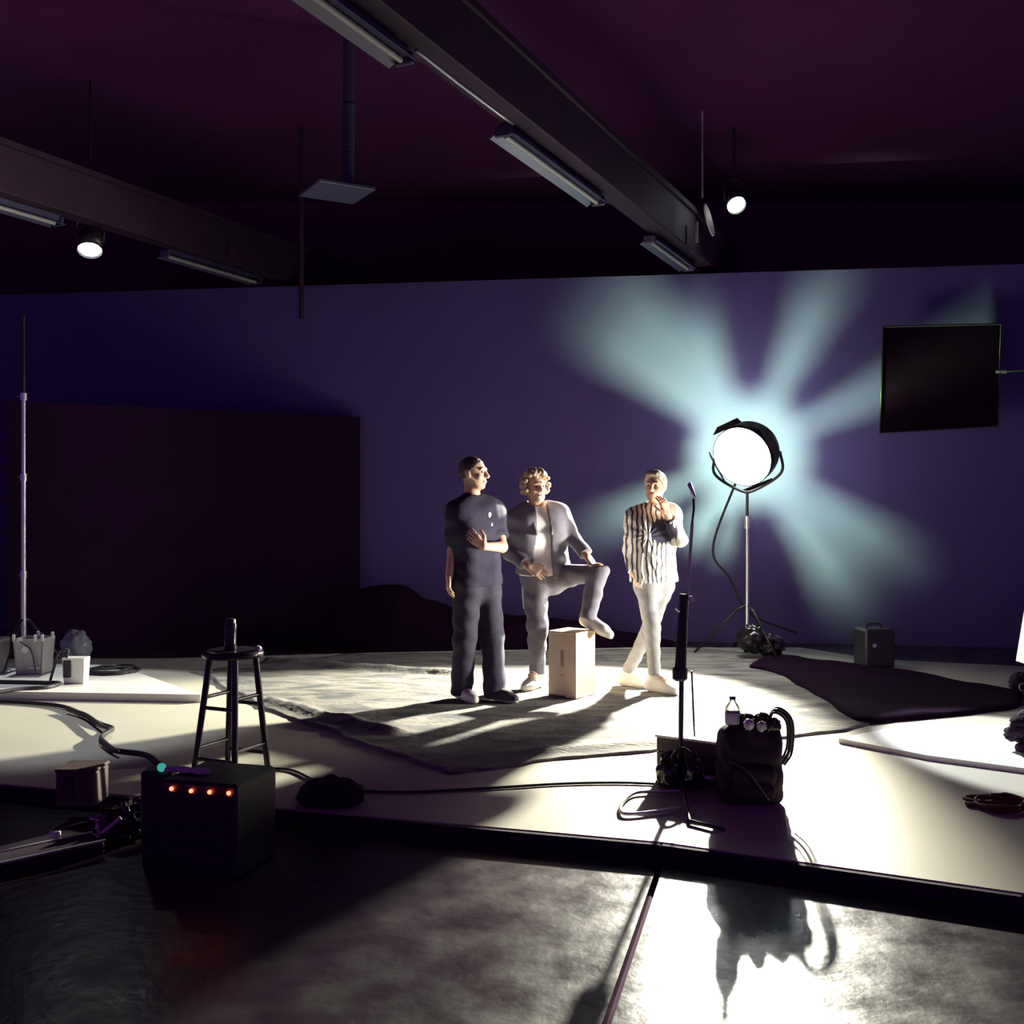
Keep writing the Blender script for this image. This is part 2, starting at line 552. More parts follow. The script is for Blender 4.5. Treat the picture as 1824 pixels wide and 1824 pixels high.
# ------------------------------------------------------------------ canvas on the stage floor
def canvas_sheet():
    poly = [(-0.337, 5.71), (0.3, 6.03), (0.855, 6.27), (1.76, 6.60), (2.62, 7.16), (3.9, 7.75), (3.86, 8.15), (2.91, 9.73), (1.85, 10.65),
            (0.2, 10.45), (-1.6, 10.2), (-2.75, 9.15), (-1.78, 7.55), (-1.0, 6.52)]
    pts = []
    n = len(poly)
    for i in range(n):
        a, b = Vector(poly[i]), Vector(poly[(i + 1) % n])
        k = max(3, int((b - a).length / 0.055))
        for s in range(k):
            p = a.lerp(b, s / k)
            d = (b - a).normalized()
            j = mnoise.noise(Vector((p.x * 2.2, p.y * 2.2, 3))) * 0.05 + mnoise.noise(Vector((p.x * 9, p.y * 9, 1))) * 0.022
            pts.append(p + Vector((d.y, -d.x)) * j)
    c = Vector((0.4, 8.3))
    R = 60
    vs, fs = [], []

    def h(p):
        q = Vector((p.x, p.y, 0))
        z = 0.010 + 0.006 * mnoise.noise(q * 2.4)
        w = mnoise.noise(Vector((p.x * 1.1 + p.y * 0.5, p.y * 3.2 - p.x * 0.8, 4)))
        z += 0.020 * max(0, w - 0.12) * (1.0 if p.x < -0.6 else 0.45)
        z += 0.016 * abs(mnoise.noise(Vector((p.x * 3.5 + 2, p.y * 6.5, 9)))) * (1.0 if p.x < -0.6 else 0.4)
        # long folds near the rear left
        for (ax, ay), (bx, by), hh, ww in (((-2.3, 9.70), (-0.45, 8.93), 0.050, 0.055), ((-1.75, 7.75), (-0.75, 6.70), 0.035, 0.06), ((0.15, 6.2), (0.85, 6.42), 0.018, 0.05), ((-0.6, 8.2), (0.1, 8.45), 0.012, 0.02)):
            a, b = Vector((ax, ay)), Vector((bx, by))
            t = max(0, min(1, (p - a).dot(b - a) / (b - a).length_squared))
            dd = (p - a.lerp(b, t)).length + 0.02 * mnoise.noise(q * 6)
            z += hh * math.exp(-(dd / ww) ** 2)
        return ZP + max(0.004, z)
    m = len(pts)
    for r in range(1, R + 1):
        for p in pts:
            q = c.lerp(p, r / R)
            vs.append((q.x, q.y, h(q)))
    for p in pts:
        vs.append((p.x, p.y, ZP))
    vs.append((c.x, c.y, h(c)))
    top = len(vs) - 1
    for i in range(m):
        j = (i + 1) % m
        fs.append((top, i, j))
        for r in range(R):
            fs.append((r * m + i, (r + 1) * m + i, (r + 1) * m + j, r * m + j))
    o = MB().add(vs, fs, True).build('canvas_sheet', M['cloth'])
    return tag(o, 'wrinkled stained canvas sheet spread under the three people', 'floor cloth')


canvas_sheet()
CZ = ZP + 0.012                                  # surface of the canvas underfoot

q = MB()  # dark sheet added where the canvas lies in shadow, shade made as cloth
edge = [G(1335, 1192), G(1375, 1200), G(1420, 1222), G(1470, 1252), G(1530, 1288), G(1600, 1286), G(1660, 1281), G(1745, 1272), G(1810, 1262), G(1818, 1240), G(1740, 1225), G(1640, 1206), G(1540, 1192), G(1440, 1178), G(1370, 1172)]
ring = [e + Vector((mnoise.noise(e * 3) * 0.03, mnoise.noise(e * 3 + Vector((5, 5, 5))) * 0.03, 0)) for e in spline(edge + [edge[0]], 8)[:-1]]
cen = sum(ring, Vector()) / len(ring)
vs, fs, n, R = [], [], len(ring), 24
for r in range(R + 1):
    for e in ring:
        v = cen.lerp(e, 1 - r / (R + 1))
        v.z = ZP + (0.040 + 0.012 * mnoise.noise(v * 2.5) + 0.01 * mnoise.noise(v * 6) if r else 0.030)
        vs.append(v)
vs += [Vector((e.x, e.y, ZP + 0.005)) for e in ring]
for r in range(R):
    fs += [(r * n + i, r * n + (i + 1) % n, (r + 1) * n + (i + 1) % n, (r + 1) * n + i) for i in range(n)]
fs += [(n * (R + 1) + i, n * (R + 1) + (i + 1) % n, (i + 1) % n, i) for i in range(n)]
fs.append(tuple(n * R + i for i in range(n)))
tag(q.add(vs, fs, True).build('black_cloth_and_shade', M['black_cloth_and_shade']), 'dark sheet standing in for shadow on the right side of the stained canvas', 'floor cloth')

o = MB().prism([(-2.27, 7.77), (-3.39, 9.17), (-6.6, 9.7), (-6.6, 8.14)], ZP, ZP + 0.06).build('white_riser', M['riser'])
tag(o, 'low bright white riser slab on the floor at the left edge', 'riser')
RZ = ZP + 0.06
o = MB().prism([(1.98, 6.47), (2.34, 6.03), (2.74, 5.74), (4.8, 4.75), (5.2, 6.2), (3.25, 6.82), (2.72, 6.98)], ZP, ZP + 0.03).build('foam_board', M['foam'])
tag(o, 'bright white board lying flat on the floor at the right', 'board')

# black flat standing at the left, black flag at the right, black cloth heap
a, b = Vector((-4.84, 10.2, 0)), Vector((-1.73, 12.1, 0))
d = (b - a).normalized()
nrm = Vector((d.y, -d.x, 0))
t = empty('backdrop_flat', (a + b) / 2 + Vector((0, 0, 0.0)), 'large black rectangular flat standing against the wall at left', 'backdrop')
L = (b - a).length
MB().box((a + b) / 2 + Vector((0, 0, 1.25)), (L, 0.03, 2.50), d, nrm * -1, (0, 0, 1)).build('panel', M['black_paint'], t)
for s in (-1, 1):
    MB().box((a + b) / 2 - nrm * 0.035 + d * s * (L / 2 - 0.05) + Vector((0, 0, 1.25)), (0.09, 0.04, 2.49), d, nrm * -1, (0, 0, 1)).build('frame_rail', M['beam'], t)
for z in (0.05, 2.45):
    MB().box((a + b) / 2 - nrm * 0.035 + Vector((0, 0, z)), (L - 0.2, 0.04, 0.09), d, nrm * -1, (0, 0, 1)).build('frame_rail', M['beam'], t)

c0, c1, c2, c3 = P(1574, 582, 10.75), P(1783, 577, 10.85), P(1777, 758, 10.85), P(1567, 771, 10.75)
t = empty('black_flag', (c0 + c1 + c2 + c3) / 4, 'square black flag held up before the wall at upper right', 'flag')
q = MB()
th = Vector((0, 0.012, 0))
q.add([c0, c1, c2, c3, c0 + th, c1 + th, c2 + th, c3 + th], [(3, 2, 1, 0), (4, 5, 6, 7), (0, 1, 5, 4), (1, 2, 6, 5), (2, 3, 7, 6), (3, 0, 4, 7)])
q.build('fabric', M['black_cloth_and_shade'], t)
MB().tube([c0, c1, c2, c3, c0], 0.012, 8).build('wire_frame', M['black_metal'], t)
arm0, arm1 = P(1783, 662, 10.86), P(1905, 655, 10.4)
MB().cyl(arm0 - Vector((0.06, 0, 0)), arm0 + Vector((0.05, 0, 0.0)), 0.022, n=12).build('grip_head', M['grey_steel'], t)

t = empty('grip_stand', (arm1.x, arm1.y, 0.0), 'tall grip stand just past the right edge carrying the black flag', 'stand')
MB().cyl(arm0 + Vector((0.05, 0, 0)), arm1, 0.009, n=8).build('arm', M['black_metal'], t)
MB().cyl((arm1.x, arm1.y, 0.0 + 0.25), (arm1.x, arm1.y, arm1.z + 0.15), 0.016, n=10).build('pole', M['chrome'], t)
for k in range(3):
    an = k * 2.094 + 0.4
    e = Vector((math.cos(an), math.sin(an), 0))
    bp = Vector((arm1.x, arm1.y, 0))
    MB().tube([bp + Vector((0, 0, 0.0 + 0.30)), bp + e * 0.12 + Vector((0, 0, 0.0 + 0.26)), bp + e * 0.45 + Vector((0, 0, 0.0 + 0.013))], 0.012, 8).build('leg', M['chrome'], t)


def heap():
    prof = [(636, 1052), (662, 1046), (690, 1037), (715, 1039), (745, 1060), (775, 1070), (800, 1082), (850, 1092), (900, 1096), (960, 1100), (1030, 1108), (1100, 1122), (1150, 1130), (1200, 1142)]
    D = 11.15
    vs, fs = [], []
    N, K = 90, 18
    xs = [p[0] for p in prof]
    ys = [p[1] for p in prof]
    for i in range(N + 1):
        px = xs[0] + (xs[-1] - xs[0]) * i / N
        py = float(np.interp(px, xs, ys))
        ctr = P(px, py, D)
        hh = max(0.03, ctr.z - 0.0)
        wd = 0.18 + 0.45 * hh
        for j in range(K + 1):
            s = -1 + 2 * j / K
            p = Vector((ctr.x, D + s * wd, 0.0 + hh * max(0, 1 - abs(s) ** 1.8)))
            k = mnoise.noise(Vector((p.x * 5, p.y * 5, p.z * 4))) * 0.06 * min(1, hh * 3) * (1 - abs(s))
            p.y += k * 1.5
            p.z = max(0.0, p.z + k * 0.5)
            vs.append(p)
    for i in range(N):
        for j in range(K):
            q = i * (K + 1) + j
            fs.append((q, q + K + 1, q + K + 2, q + 1))
    o = MB().add(vs, fs, True).build('cloth_heap', M['black_cloth_and_shade'])
    tag(o, 'long heap of bunched black cloth behind the people', 'cloth')


heap()

# ------------------------------------------------------------------ key lamp on its stand
LP = Vector(P(1331, 806, 10.2))
AIM = Vector((-math.sin(math.radians(38.5)), -math.cos(math.radians(38.5)), -math.tan(math.radians(22)))).normalized()
t = empty('studio_lamp', (LP.x + 0.03, LP.y, ZP), 'big blazing studio lamp on a tall stand in front of the wall', 'lamp')
fx, fy, fz = frame(AIM)
LR = 0.285
MB().lathe(LP, AIM, [(0.0, 0.10), (LR * 0.5, 0.115), (LR, 0.10), (LR, 0.085), (0.0, 0.085)], 40).build('lens', M['lens'], t)
MB().lathe(LP, AIM, [(LR + 0.005, 0.125), (LR + 0.014, 0.122), (LR + 0.014, -0.03), (LR + 0.008, -0.03), (LR + 0.005, 0.125)], 40).build('lens_ring', M['black_metal'], t)
for k in range(4):
    an = math.pi / 2 * k + 0.35
    e = fx * math.cos(an) + fy * math.sin(an)
    s = AIM.cross(e)
    n1 = (AIM * -0.75 + e * 0.66).normalized()
    c = LP + AIM * 0.11 + e * (LR + 0.016)
    q = MB()
    vs = [c - s * 0.17, c + s * 0.17, c + s * 0.12 + n1 * 0.07, c - s * 0.12 + n1 * 0.07]
    nn = n1.cross(s) * 0.004
    q.add([v - nn for v in vs] + [v + nn for v in vs], [(3, 2, 1, 0), (4, 5, 6, 7), (0, 1, 5, 4), (1, 2, 6, 5), (2, 3, 7, 6), (3, 0, 4, 7)])
    q.build('barn_door', M['black_metal'], t)
# vented back cap: light escapes between its ribs onto the wall behind
QP = LP - AIM * 0.01
WD = Vector((QP.x, QP.y, QP.z - CAMZ)).normalized()
E1 = WD.cross(Vector((0, 0, 1))).normalized()
E2 = E1.cross(WD)
SECT = [(133, 15, 58), (112, 8, 48), (66, 7, 52), (25, 4.5, 70), (-36, 6, 52), (-55, 8, 53), (-116, 13, 40), (207, 5, 58)]


def vent_open(dv):
    c = max(-1, min(1, dv.dot(WD)))
    th = math.degrees(math.acos(c))
    ph = math.degrees(math.atan2(dv.dot(E2), dv.dot(E1)))
    if th < 23:
        return True
    for p0, hw, tm in SECT:
        dd = (ph - p0 + 180) % 360 - 180
        if abs(dd) < hw and th < tm:
            return True
    return False


q = MB()
NT, NP = 90, 180
RD = LR + 0.012
for i in range(NT):
    for j in range(NP):
        t0, t1 = math.pi * i / NT, math.pi * (i + 1) / NT
        p0, p1 = 2 * math.pi * j / NP, 2 * math.pi * (j + 1) / NP

        def dirv(a, b):
            return WD * math.cos(a) + (E1 * math.cos(b) + E2 * math.sin(b)) * math.sin(a)
        cdir = dirv((t0 + t1) / 2, (p0 + p1) / 2)
        if cdir.dot(AIM) > 0.12 or vent_open(cdir):
            continue
        q.add([QP + dirv(t0, p0) * RD, QP + dirv(t1, p0) * RD, QP + dirv(t1, p1) * RD, QP + dirv(t0, p1) * RD], [(0, 1, 2, 3)], True)
q.build('vented_back', M['black_metal'], t)
# yoke and stand
ys = frame(AIM)[0]
MB().tube(spline([LP + ys * (LR + 0.05), LP + ys * (LR + 0.06) - Vector((0, 0, 0.2)), LP + ys * 0.08 - Vector((0, 0, 0.36)), LP - ys * 0.08 - Vector((0, 0, 0.36)), LP - ys * (LR + 0.06) - Vector((0, 0, 0.2)), LP - ys * (LR + 0.05)]), 0.014, 8).build('yoke', M['black_metal'], t)
SX, SY = LP.x, LP.y
MB().cyl((SX, SY, LP.z - 0.37), (SX, SY, 1.25), 0.014, n=12).build('pole', M['black_metal'], t)
MB().cyl((SX, SY, 1.32), (SX, SY, 0.35), 0.018, n=12).build('lower_pole', M['chrome'], t)
MB().cyl((SX, SY, 1.28), (SX, SY, 1.40), 0.03, n=12).build('collar', M['chrome'], t)
for k in range(3):
    an = k * 2.094 + 0.9
    e = Vector((math.cos(an), math.sin(an), 0))
    b0 = Vector((SX, SY, 0))
    MB().tube([b0 + Vector((0, 0, 0.55)), b0 + e * 0.10 + Vector((0, 0, 0.5)), b0 + e * 0.5 + Vector((0, 0, ZP + 0.014))], 0.012, 8).build('leg', M['black_metal'], t)
kl = bpy.data.lights.new('key_light', 'SPOT')
kl.energy = KEY_W
kl.color = WARM
kl.spot_size = math.radians(75)
kl.spot_blend = 0.42
kl.shadow_soft_size = 0.05
ko = bpy.data.objects.new('key_light', kl)
COL.objects.link(ko)
ko.parent = t
ko.matrix_parent_inverse = Matrix.Translation(-Vector(t.location))
ko.location = LP + AIM * 0.20
ko.rotation_euler = AIM.to_track_quat('-Z', 'Y').to_euler()
ll = bpy.data.lights.new('lamp_spill', 'POINT')
ll.energy = LEAK_W
ll.color = (0.46, 1.0, 0.30)
ll.shadow_soft_size = 0.038
lo = bpy.data.objects.new('lamp_spill', ll)
COL.objects.link(lo)
lo.parent = t
lo.matrix_parent_inverse = Matrix.Translation(-Vector(t.location))
lo.location = QP

# sandbags over the lamp stand
for i, (px, py, rx, rz, lab) in enumerate(((1340, 1138, 0.14, 0.13, 'black sandbag slumped on the left of the lamp stand legs'),
                                           (1372, 1150, 0.13, 0.10, 'lower black sandbag on the right of the lamp stand legs'))):
    p = P(px, py, 10.02)
    o = empty('sandbag', (p.x, p.y, ZP), lab, 'sandbag', 'sandbags on the lamp stand')
    MB().blob((p.x, p.y, max(p.z, ZP + rz * .8)), (rx, 0.12, rz), seed=i + 3, amp=0.3, zmin=ZP).build('bag', M['trash_bag'], o)
    MB().tube(spline([(p.x - 0.07, p.y - 0.08, ZP + rz * 1.5), (p.x, p.y - 0.1, ZP + rz * 1.9), (p.x + 0.07, p.y - 0.08, ZP + rz * 1.5)]), 0.012, 8).build('handle', M['chrome'] if i == 0 else M['black_cloth'], o)
cable('power_cable', [P(1318, 840, 10.6), P(1270, 975, 10.7), P(1300, 1030, 10.72), P(1335, 1092, 10.74), P(1420, 1128, 10.8)], 0.012, M['cable'],
      'thin black cable hanging in a diagonal from the studio lamp')

# battery case near the wall
c = G(1565, 1190)
t = empty('battery_case', (c.x, c.y, ZP), 'small dark upright case on the floor near the wall at right', 'case')
MB().box((c.x, c.y + 0.12, ZP + 0.17), (0.28, 0.24, 0.34), (0.98, 0.15, 0), (-0.15, 0.98, 0), (0, 0, 1), 0.015).build('body', M['black_plastic'], t)
MB().tube(spline([(c.x - 0.07, c.y + 0.12, ZP + 0.34), (c.x - 0.05, c.y + 0.12, ZP + 0.375), (c.x + 0.05, c.y + 0.12, ZP + 0.375), (c.x + 0.07, c.y + 0.12, ZP + 0.34)]), 0.01, 8).build('handle', M['black_plastic'], t)
MB().cyl((c.x - 0.04, c.y - 0.02, ZP + 0.2), (c.x - 0.04, c.y + 0.02, ZP + 0.2), 0.018, n=12).build('latch', M['chrome'], t)

# ------------------------------------------------------------------ ceiling lamps
def par_can(name, p, aim, r, label, watts, spot, tilt_top):
    aim = Vector(aim).normalized()
    t = empty(name, (p.x, p.y, tilt_top), label, 'lamp')
    MB().lathe(p, aim, [(r, 0.0), (r * 1.04, 0.01), (r * 1.02, -0.16), (r * 0.6, -0.26), (r * 0.5, -0.32), (0.001, -0.33)], 28).build('can', M['black_metal'], t)
    MB().lathe(p, aim, [(0.0005, -0.008), (r * 0.95, -0.02), (r * 0.95, -0.03), (0.0005, -0.03)], 28).build('lens', M['lens_small'], t)
    x = frame(aim)[0]
    cc = p - aim * 0.1
    MB().tube([cc + x * (r + 0.01), cc + x * (r + 0.015) + Vector((0, 0, 0.17)), cc + Vector((0, 0, 0.24)), cc - x * (r + 0.015) + Vector((0, 0, 0.17)), cc - x * (r + 0.01)], 0.008, 8).build('yoke', M['black_metal'], t)
    MB().cyl(cc + Vector((0, 0, 0.22)), (cc.x, cc.y, tilt_top), 0.012, n=8).build('hanger', M['black_metal'], t)
    l = bpy.data.lights.new('lamp_beam', 'SPOT')
    l.energy = watts
    l.color = (0.92, 0.97, 1.0)
    l.spot_size = math.radians(spot)
    l.spot_blend = 0.3
    l.shadow_soft_size = r * 0.4
    lo = bpy.data.objects.new('lamp_beam', l)
    COL.objects.link(lo)
    lo.parent = t
    lo.matrix_parent_inverse = Matrix.Translation(-Vector(t.location))
    lo.location = p + aim * 0.02
    lo.rotation_euler = aim.to_track_quat('-Z', 'Y').to_euler()
    return t


pl = P(160, 446, 10.0)
par_can('spotlight', pl, Vector((-3.3, 7.9, 0.1)) - pl, 0.108, 'round lit spotlight hanging from the ceiling at left', PAR_LEFT_W, 40, 5.5)
pr = P(1312, 366, 11.2)
t = par_can('spotlight', pr, Vector((3.05, 6.3, 0.1)) - pr, 0.098, 'small lit spotlight high above the blazing studio lamp', PAR_RIGHT_W, 15, 5.5)
# hinged white flap beside it
a = P(1257, 372, 10.8)
b = P(1267, 412, 10.8)
q = MB()
w = Vector((0.042, 0.05, 0))
dn = (b - a).normalized()
ring = []
for i in range(20):
    an = 2 * math.pi * i / 20
    ring.append((a + b) / 2 + dn * 0.17 * math.sin(an) + w * 0.9 * math.cos(an))
off = Vector((0.01, -0.012, 0))
q.add(ring + [p + off for p in ring], [tuple(range(19, -1, -1)), tuple(range(20, 40))] + [(i, (i + 1) % 20, 20 + (i + 1) % 20, 20 + i) for i in range(20)])
t2 = empty('lamp_reflector', (a.x, a.y, 5.5), 'narrow pale reflector dish seen edge-on beside the high spotlight', 'reflector')
q.build('dish', M['white'], t2)
MB().cyl(a + Vector((-0.03, 0.02, 0.12)), (a.x - 0.03, a.y + 0.02, 5.5), 0.01, n=8).build('hanger', M['grey_steel'], t2)
MB().cyl(P(1241, 395, 10.9), P(1241, 432, 10.9), 0.016, n=8).build('clamp_arm', M['grey_steel'], t2)

# ------------------------------------------------------------------ soft box at the right edge
SB = Vector((3.75, 7.55, 0.66))
SN = Vector((-0.985, 0.02, 0.16)).normalized()
sx = Vector((0, 0, 1)).cross(SN).normalized()
sy = SN.cross(sx)
t = empty('soft_box_light', (SB.x + 0.3, SB.y + 0.25, ZP), 'pale glowing soft box on a low stand cut by the right edge', 'lamp')
R0 = 0.30
f4 = [SB + sx * i * R0 + sy * j * R0 for i, j in ((-1, -1), (1, -1), (1, 1), (-1, 1))]
b4 = [SB - SN * 0.34 + sx * i * 0.07 + sy * j * 0.07 for i, j in ((-1, -1), (1, -1), (1, 1), (-1, 1))]
MB().add(f4 + [v - SN * 0.012 for v in f4], [(0, 1, 2, 3), (7, 6, 5, 4), (0, 4, 5, 1), (1, 5, 6, 2), (2, 6, 7, 3), (3, 7, 4, 0)]).build('diffuser', M['diffuser'], t)
f5 = [v - SN * 0.013 for v in f4]
MB().add(f5 + b4, [(1, 0, 4, 5), (2, 1, 5, 6), (3, 2, 6, 7), (0, 3, 7, 4), (4, 7, 6, 5)]).build('shell', M['black_cloth'], t)
hb = SB - SN * 0.42
MB().cyl(SB - SN * 0.33, SB - SN * 0.52, 0.06, n=16).build('lamp_head', M['black_plastic'], t)
MB().cyl((hb.x, hb.y, hb.z), (hb.x, hb.y, ZP + 0.12), 0.014, n=10).build('pole', M['chrome'], t)
for k in range(3):
    an = k * 2.094 + 2.7
    e = Vector((math.cos(an), math.sin(an), 0))
    b0 = Vector((hb.x, hb.y, 0))
    MB().tube([b0 + Vector((0, 0, ZP + 0.3)), b0 + e * 0.06 + Vector((0, 0, ZP + 0.27)), b0 + e * 0.42 + Vector((0, 0, ZP + 0.013))], 0.012, 8).build('leg', M['black_metal'], t)
sl = bpy.data.lights.new('soft_light', 'AREA')
sl.energy = SOFT_W
sl.color = (1.0, 0.95, 0.82)
sl.shape = 'SQUARE'
sl.size = 0.55
sl.spread = math.radians(55)
so = bpy.data.objects.new('soft_light', sl)
COL.objects.link(so)
so.parent = t
so.matrix_parent_inverse = Matrix.Translation(-Vector(t.location))
so.location = SB + SN * 0.01
so.rotation_euler = SN.to_track_quat('-Z', 'Y').to_euler()
c = G(1812, 1232)
t = empty('stand_weight', (c.x, c.y, ZP), 'dark weight with a shiny ring by the right edge of the canvas', 'weight')
MB().blob((c.x + 0.03, c.y, ZP + 0.07), (0.09, 0.08, 0.075), seed=11, amp=0.25, zmin=ZP).build('bag', M['black_cloth'], t)
rg = [Vector((c.x + 0.0 + 0.028 * math.cos(2 * math.pi * i / 16), c.y - 0.09, ZP + 0.05 + 0.028 * math.sin(2 * math.pi * i / 16))) for i in range(17)]
MB().tube(rg, 0.006, 6).build('ring', M['chrome'], t)
c = G(1830, 1345)
t = empty('plant_pot', (c.x, c.y, ZP), 'dark ragged bundle at the right edge on the white board', 'bundle')
for i in range(9):
    MB().blob(c + Vector((random.uniform(-0.08, 0.08), random.uniform(-0.05, 0.05), 0.05 + 0.03 * i * 0.7)), (0.05, 0.05, 0.035), seed=i, amp=0.5, n=8, zmin=ZP + 0.031).build('clump', M['black_cloth'], t)
t.name = 'rag_bundle'

# ------------------------------------------------------------------ boom stand with sandbag
c = G(1212, 1398)
bx, by = c.x, c.y
t = empty('boom_stand', (bx, by, ZP), 'slim dark microphone-style stand in the right foreground with a draped bag', 'stand')
top = P(1233, 930, by - 0.02)
mid = P(1225, 1150, by)
MB().cyl((bx + 0.0, by, ZP + 0.02), P(1214, 1200, by), 0.013, n=12).build('lower_pole', M['black_metal'], t)
MB().cyl(P(1216, 1205, by), top, 0.0085, n=10).build('upper_pole', M['grey_steel'], t)
MB().cyl(P(1232, 1195, by + 0.02), P(1237, 1312, by + 0.02), 0.005, n=8).build('hanging_rod', M['black_metal'], t)
MB().cyl(P(1218, 1058, by - 0.01), P(1212, 1195, by - 0.02), 0.022, 0.030, n=12).build('rolled_sleeve', M['black_cloth'], t)
MB().box(P(1211, 1200, by - 0.02), (0.075, 0.05, 0.075), bev=0.012).build('clamp_block', M['black_plastic'], t)
MB().cyl(P(1229, 1062, by - 0.02), P(1233, 1072, by - 0.02), 0.014, n=10).build('knob', M['chrome'], t)
MB().cyl(P(1204, 1083, by - 0.03), P(1211, 1089, by - 0.03), 0.008, n=10).build('knob', M['chrome'], t)
MB().tube([top, P(1236, 905, by - 0.02), P(1235, 888, by - 0.02)], 0.006, 8).build('neck', M['black_metal'], t)
MB().lathe(P(1238, 888, by - 0.02), P(1228, 862, by - 0.02) - P(1238, 888, by - 0.02), [(0.001, 0), (0.008, 0.004), (0.010, 0.04), (0.012, 0.08), (0.001, 0.088)], 12).build('tip', M['chrome'], t)
# base: three flat legs, one is a bent hoop lying on the floor
hz = ZP + 0.014
MB().tube(spline([G(1215, 1408, hz), G(1165, 1410, hz), G(1130, 1413, hz), G(1110, 1428, hz), G(1105, 1442, hz), G(1116, 1450, hz), G(1165, 1446, hz), G(1212, 1440, hz)]), 0.0085, 8).build('hoop_leg', M['chrome'], t)
MB().tube([Vector((bx, by, ZP + 0.09)), P(1242, 1382, by - 0.1), P(1294, 1391, by - 0.14)], 0.013, 8).build('leg', M['chrome'], t)
MB().tube([Vector((bx, by, ZP + 0.06)), G(1228, 1462, hz), G(1290, 1478, hz)], 0.009, 8).build('leg', M['black_metal'], t)
# bag over the base
t = empty('sandbag', (bx, by - 0.05, ZP), 'glossy black sandbag slumped over the base of the slim stand', 'sandbag')
for s in (-1, 1):
    MB().blob(P(1213 + s * 21, 1378, by - 0.06 - 0.02 * s), (0.062, 0.085, 0.105), seed=20 + s, amp=0.22, zmin=ZP + 0.012).build('saddle_pouch', M['trash_bag'], t)
MB().tube(spline([P(1196, 1352, by - 0.13), P(1206, 1338, by - 0.12), P(1218, 1334, by - 0.12), P(1232, 1345, by - 0.12), P(1240, 1360, by - 0.13)]), 0.010, 8).build('strap', M['black_cloth'], t)

# crate with white top, and the black bag next to it
fl, fr = P(1170, 1308, 5.62), P(1306, 1330, 5.40)
d = Vector((fr.x - fl.x, fr.y - fl.y, 0))
wd = d.length
d.normalize()
bk = Vector((-d.y, d.x, 0))
topz = fl.z
t = empty('crate', ((fl.x + fr.x) / 2, (fl.y + fr.y) / 2 + 0.1, ZP), 'dark brown crate with a bright white top behind the slim stand', 'crate')
cc = Vector(((fl.x + fr.x) / 2, (fl.y + fr.y) / 2, 0)) + bk * 0.14
hh = topz - ZP - 0.012
for k in range(3):
    MB().box(cc - bk * 0.13 + Vector((0, 0, ZP + hh * (k + 0.5) / 3)), (wd, 0.02, hh / 3 - 0.006), d, bk, (0, 0, 1)).build('plank', M['crate'], t)
    MB().box(cc + bk * 0.13 + Vector((0, 0, ZP + hh * (k + 0.5) / 3)), (wd, 0.02, hh / 3 - 0.006), d, bk, (0, 0, 1)).build('plank', M['crate'], t)
for s in (-1, 1):
    MB().box(cc + d * s * (wd / 2 - 0.012) + Vector((0, 0, ZP + hh / 2)), (0.024, 0.24, hh), d, bk, (0, 0, 1)).build('end_panel', M['crate'], t)
MB().box(cc + Vector((0, 0, topz - 0.006)), (wd + 0.01, 0.30, 0.012), d, bk, (0, 0, 1)).build('lid', M['crate_top'], t)

# red cable coil on the floor at right
c = G(1785, 1436)
pts = []
for i in range(120):
    a = i / 120 * 2 * math.pi * 4.6
    r = 0.085 + 0.018 * math.sin(a * 0.37) + 0.006 * (i % 7)
    pts.append(Vector((c.x + r * 1.25 * math.cos(a), c.y + r * math.sin(a), ZP + 0.009 + 0.018 * (i / 120) + 0.004 * math.sin(i))))
pts += [Vector((c.x + 0.25, c.y + 0.02, ZP + 0.01)), Vector((c.x + 0.5, c.y + 0.05, ZP + 0.01))]
o = MB().tube(pts, 0.009, 8).build('cable_coil', M['red_cable'])
tag(o, 'dark red cable coil lying on the floor at the right edge', 'cable')

# cables across the stage
cable('floor_cable', [G(470, 1368, ZP + .008), G(520, 1372, ZP + .008), G(560, 1390, ZP + .008), G(600, 1402, ZP + .008), G(700, 1411, ZP + .008), G(850, 1405, ZP + .008), G(1000, 1396, ZP + .008), G(1100, 1394, ZP + .008), G(1165, 1396, ZP + .008)], 0.007, M['cable'],
      'thin dark cable running across the white floor from black box to crate')
c = G(590, 1432)
t = empty('sandbag', (c.x, c.y, ZP), 'dark mound of a sandbag in shadow right of the red-lit box', 'sandbag')
MB().blob((c.x, c.y, ZP + 0.05), (0.16, 0.11, 0.075), seed=33, amp=0.2, zmin=ZP).build('bag', M['black_cloth'], t)
MB().tube(spline([(c.x - 0.06, c.y, ZP + 0.10), (c.x, c.y, ZP + 0.135), (c.x + 0.06, c.y, ZP + 0.10)]), 0.010, 8).build('handle', M['black_cloth'], t)

# ------------------------------------------------------------------ bar stool and things around it
sc_ = G(408, 1390)
cx, cy = sc_.x, sc_.y
sz = P(415, 1158, cy).z
t = empty('bar_stool', (cx, cy, ZP), 'black wooden bar stool with round seat at left', 'stool')
MB().lathe((cx + 0.02, cy, sz), (0, 0, 1), [(0.0005, 0.0), (0.13, 0.004), (0.155, -0.004), (0.16, -0.018), (0.152, -0.034), (0.0005, -0.034)][::-1], 36).build('seat', M['stool'], t)
tops, bots = [], []
for k in range(4):
    an = math.radians(20) + math.pi / 2 * k
    e = Vector((math.cos(an), math.sin(an), 0))
    tp = Vector((cx + 0.02, cy, sz - 0.03)) + e * 0.115
    bt = Vector((cx + 0.01, cy, ZP)) + e * 0.195
    tops.append(tp)
    bots.append(bt)
    MB().cyl(bt, tp, 0.016, 0.018, n=12).build('leg', M['stool'], t)
for k in range(4):
    for fz_ in ((0.20, 0.60) if k % 2 == 0 else (0.28, 0.68)):
        j = (k + 1) % 4
        MB().cyl(bots[k].lerp(tops[k], fz_), bots[j].lerp(tops[j], fz_), 0.010, n=10).build('rung', M['stool'], t)
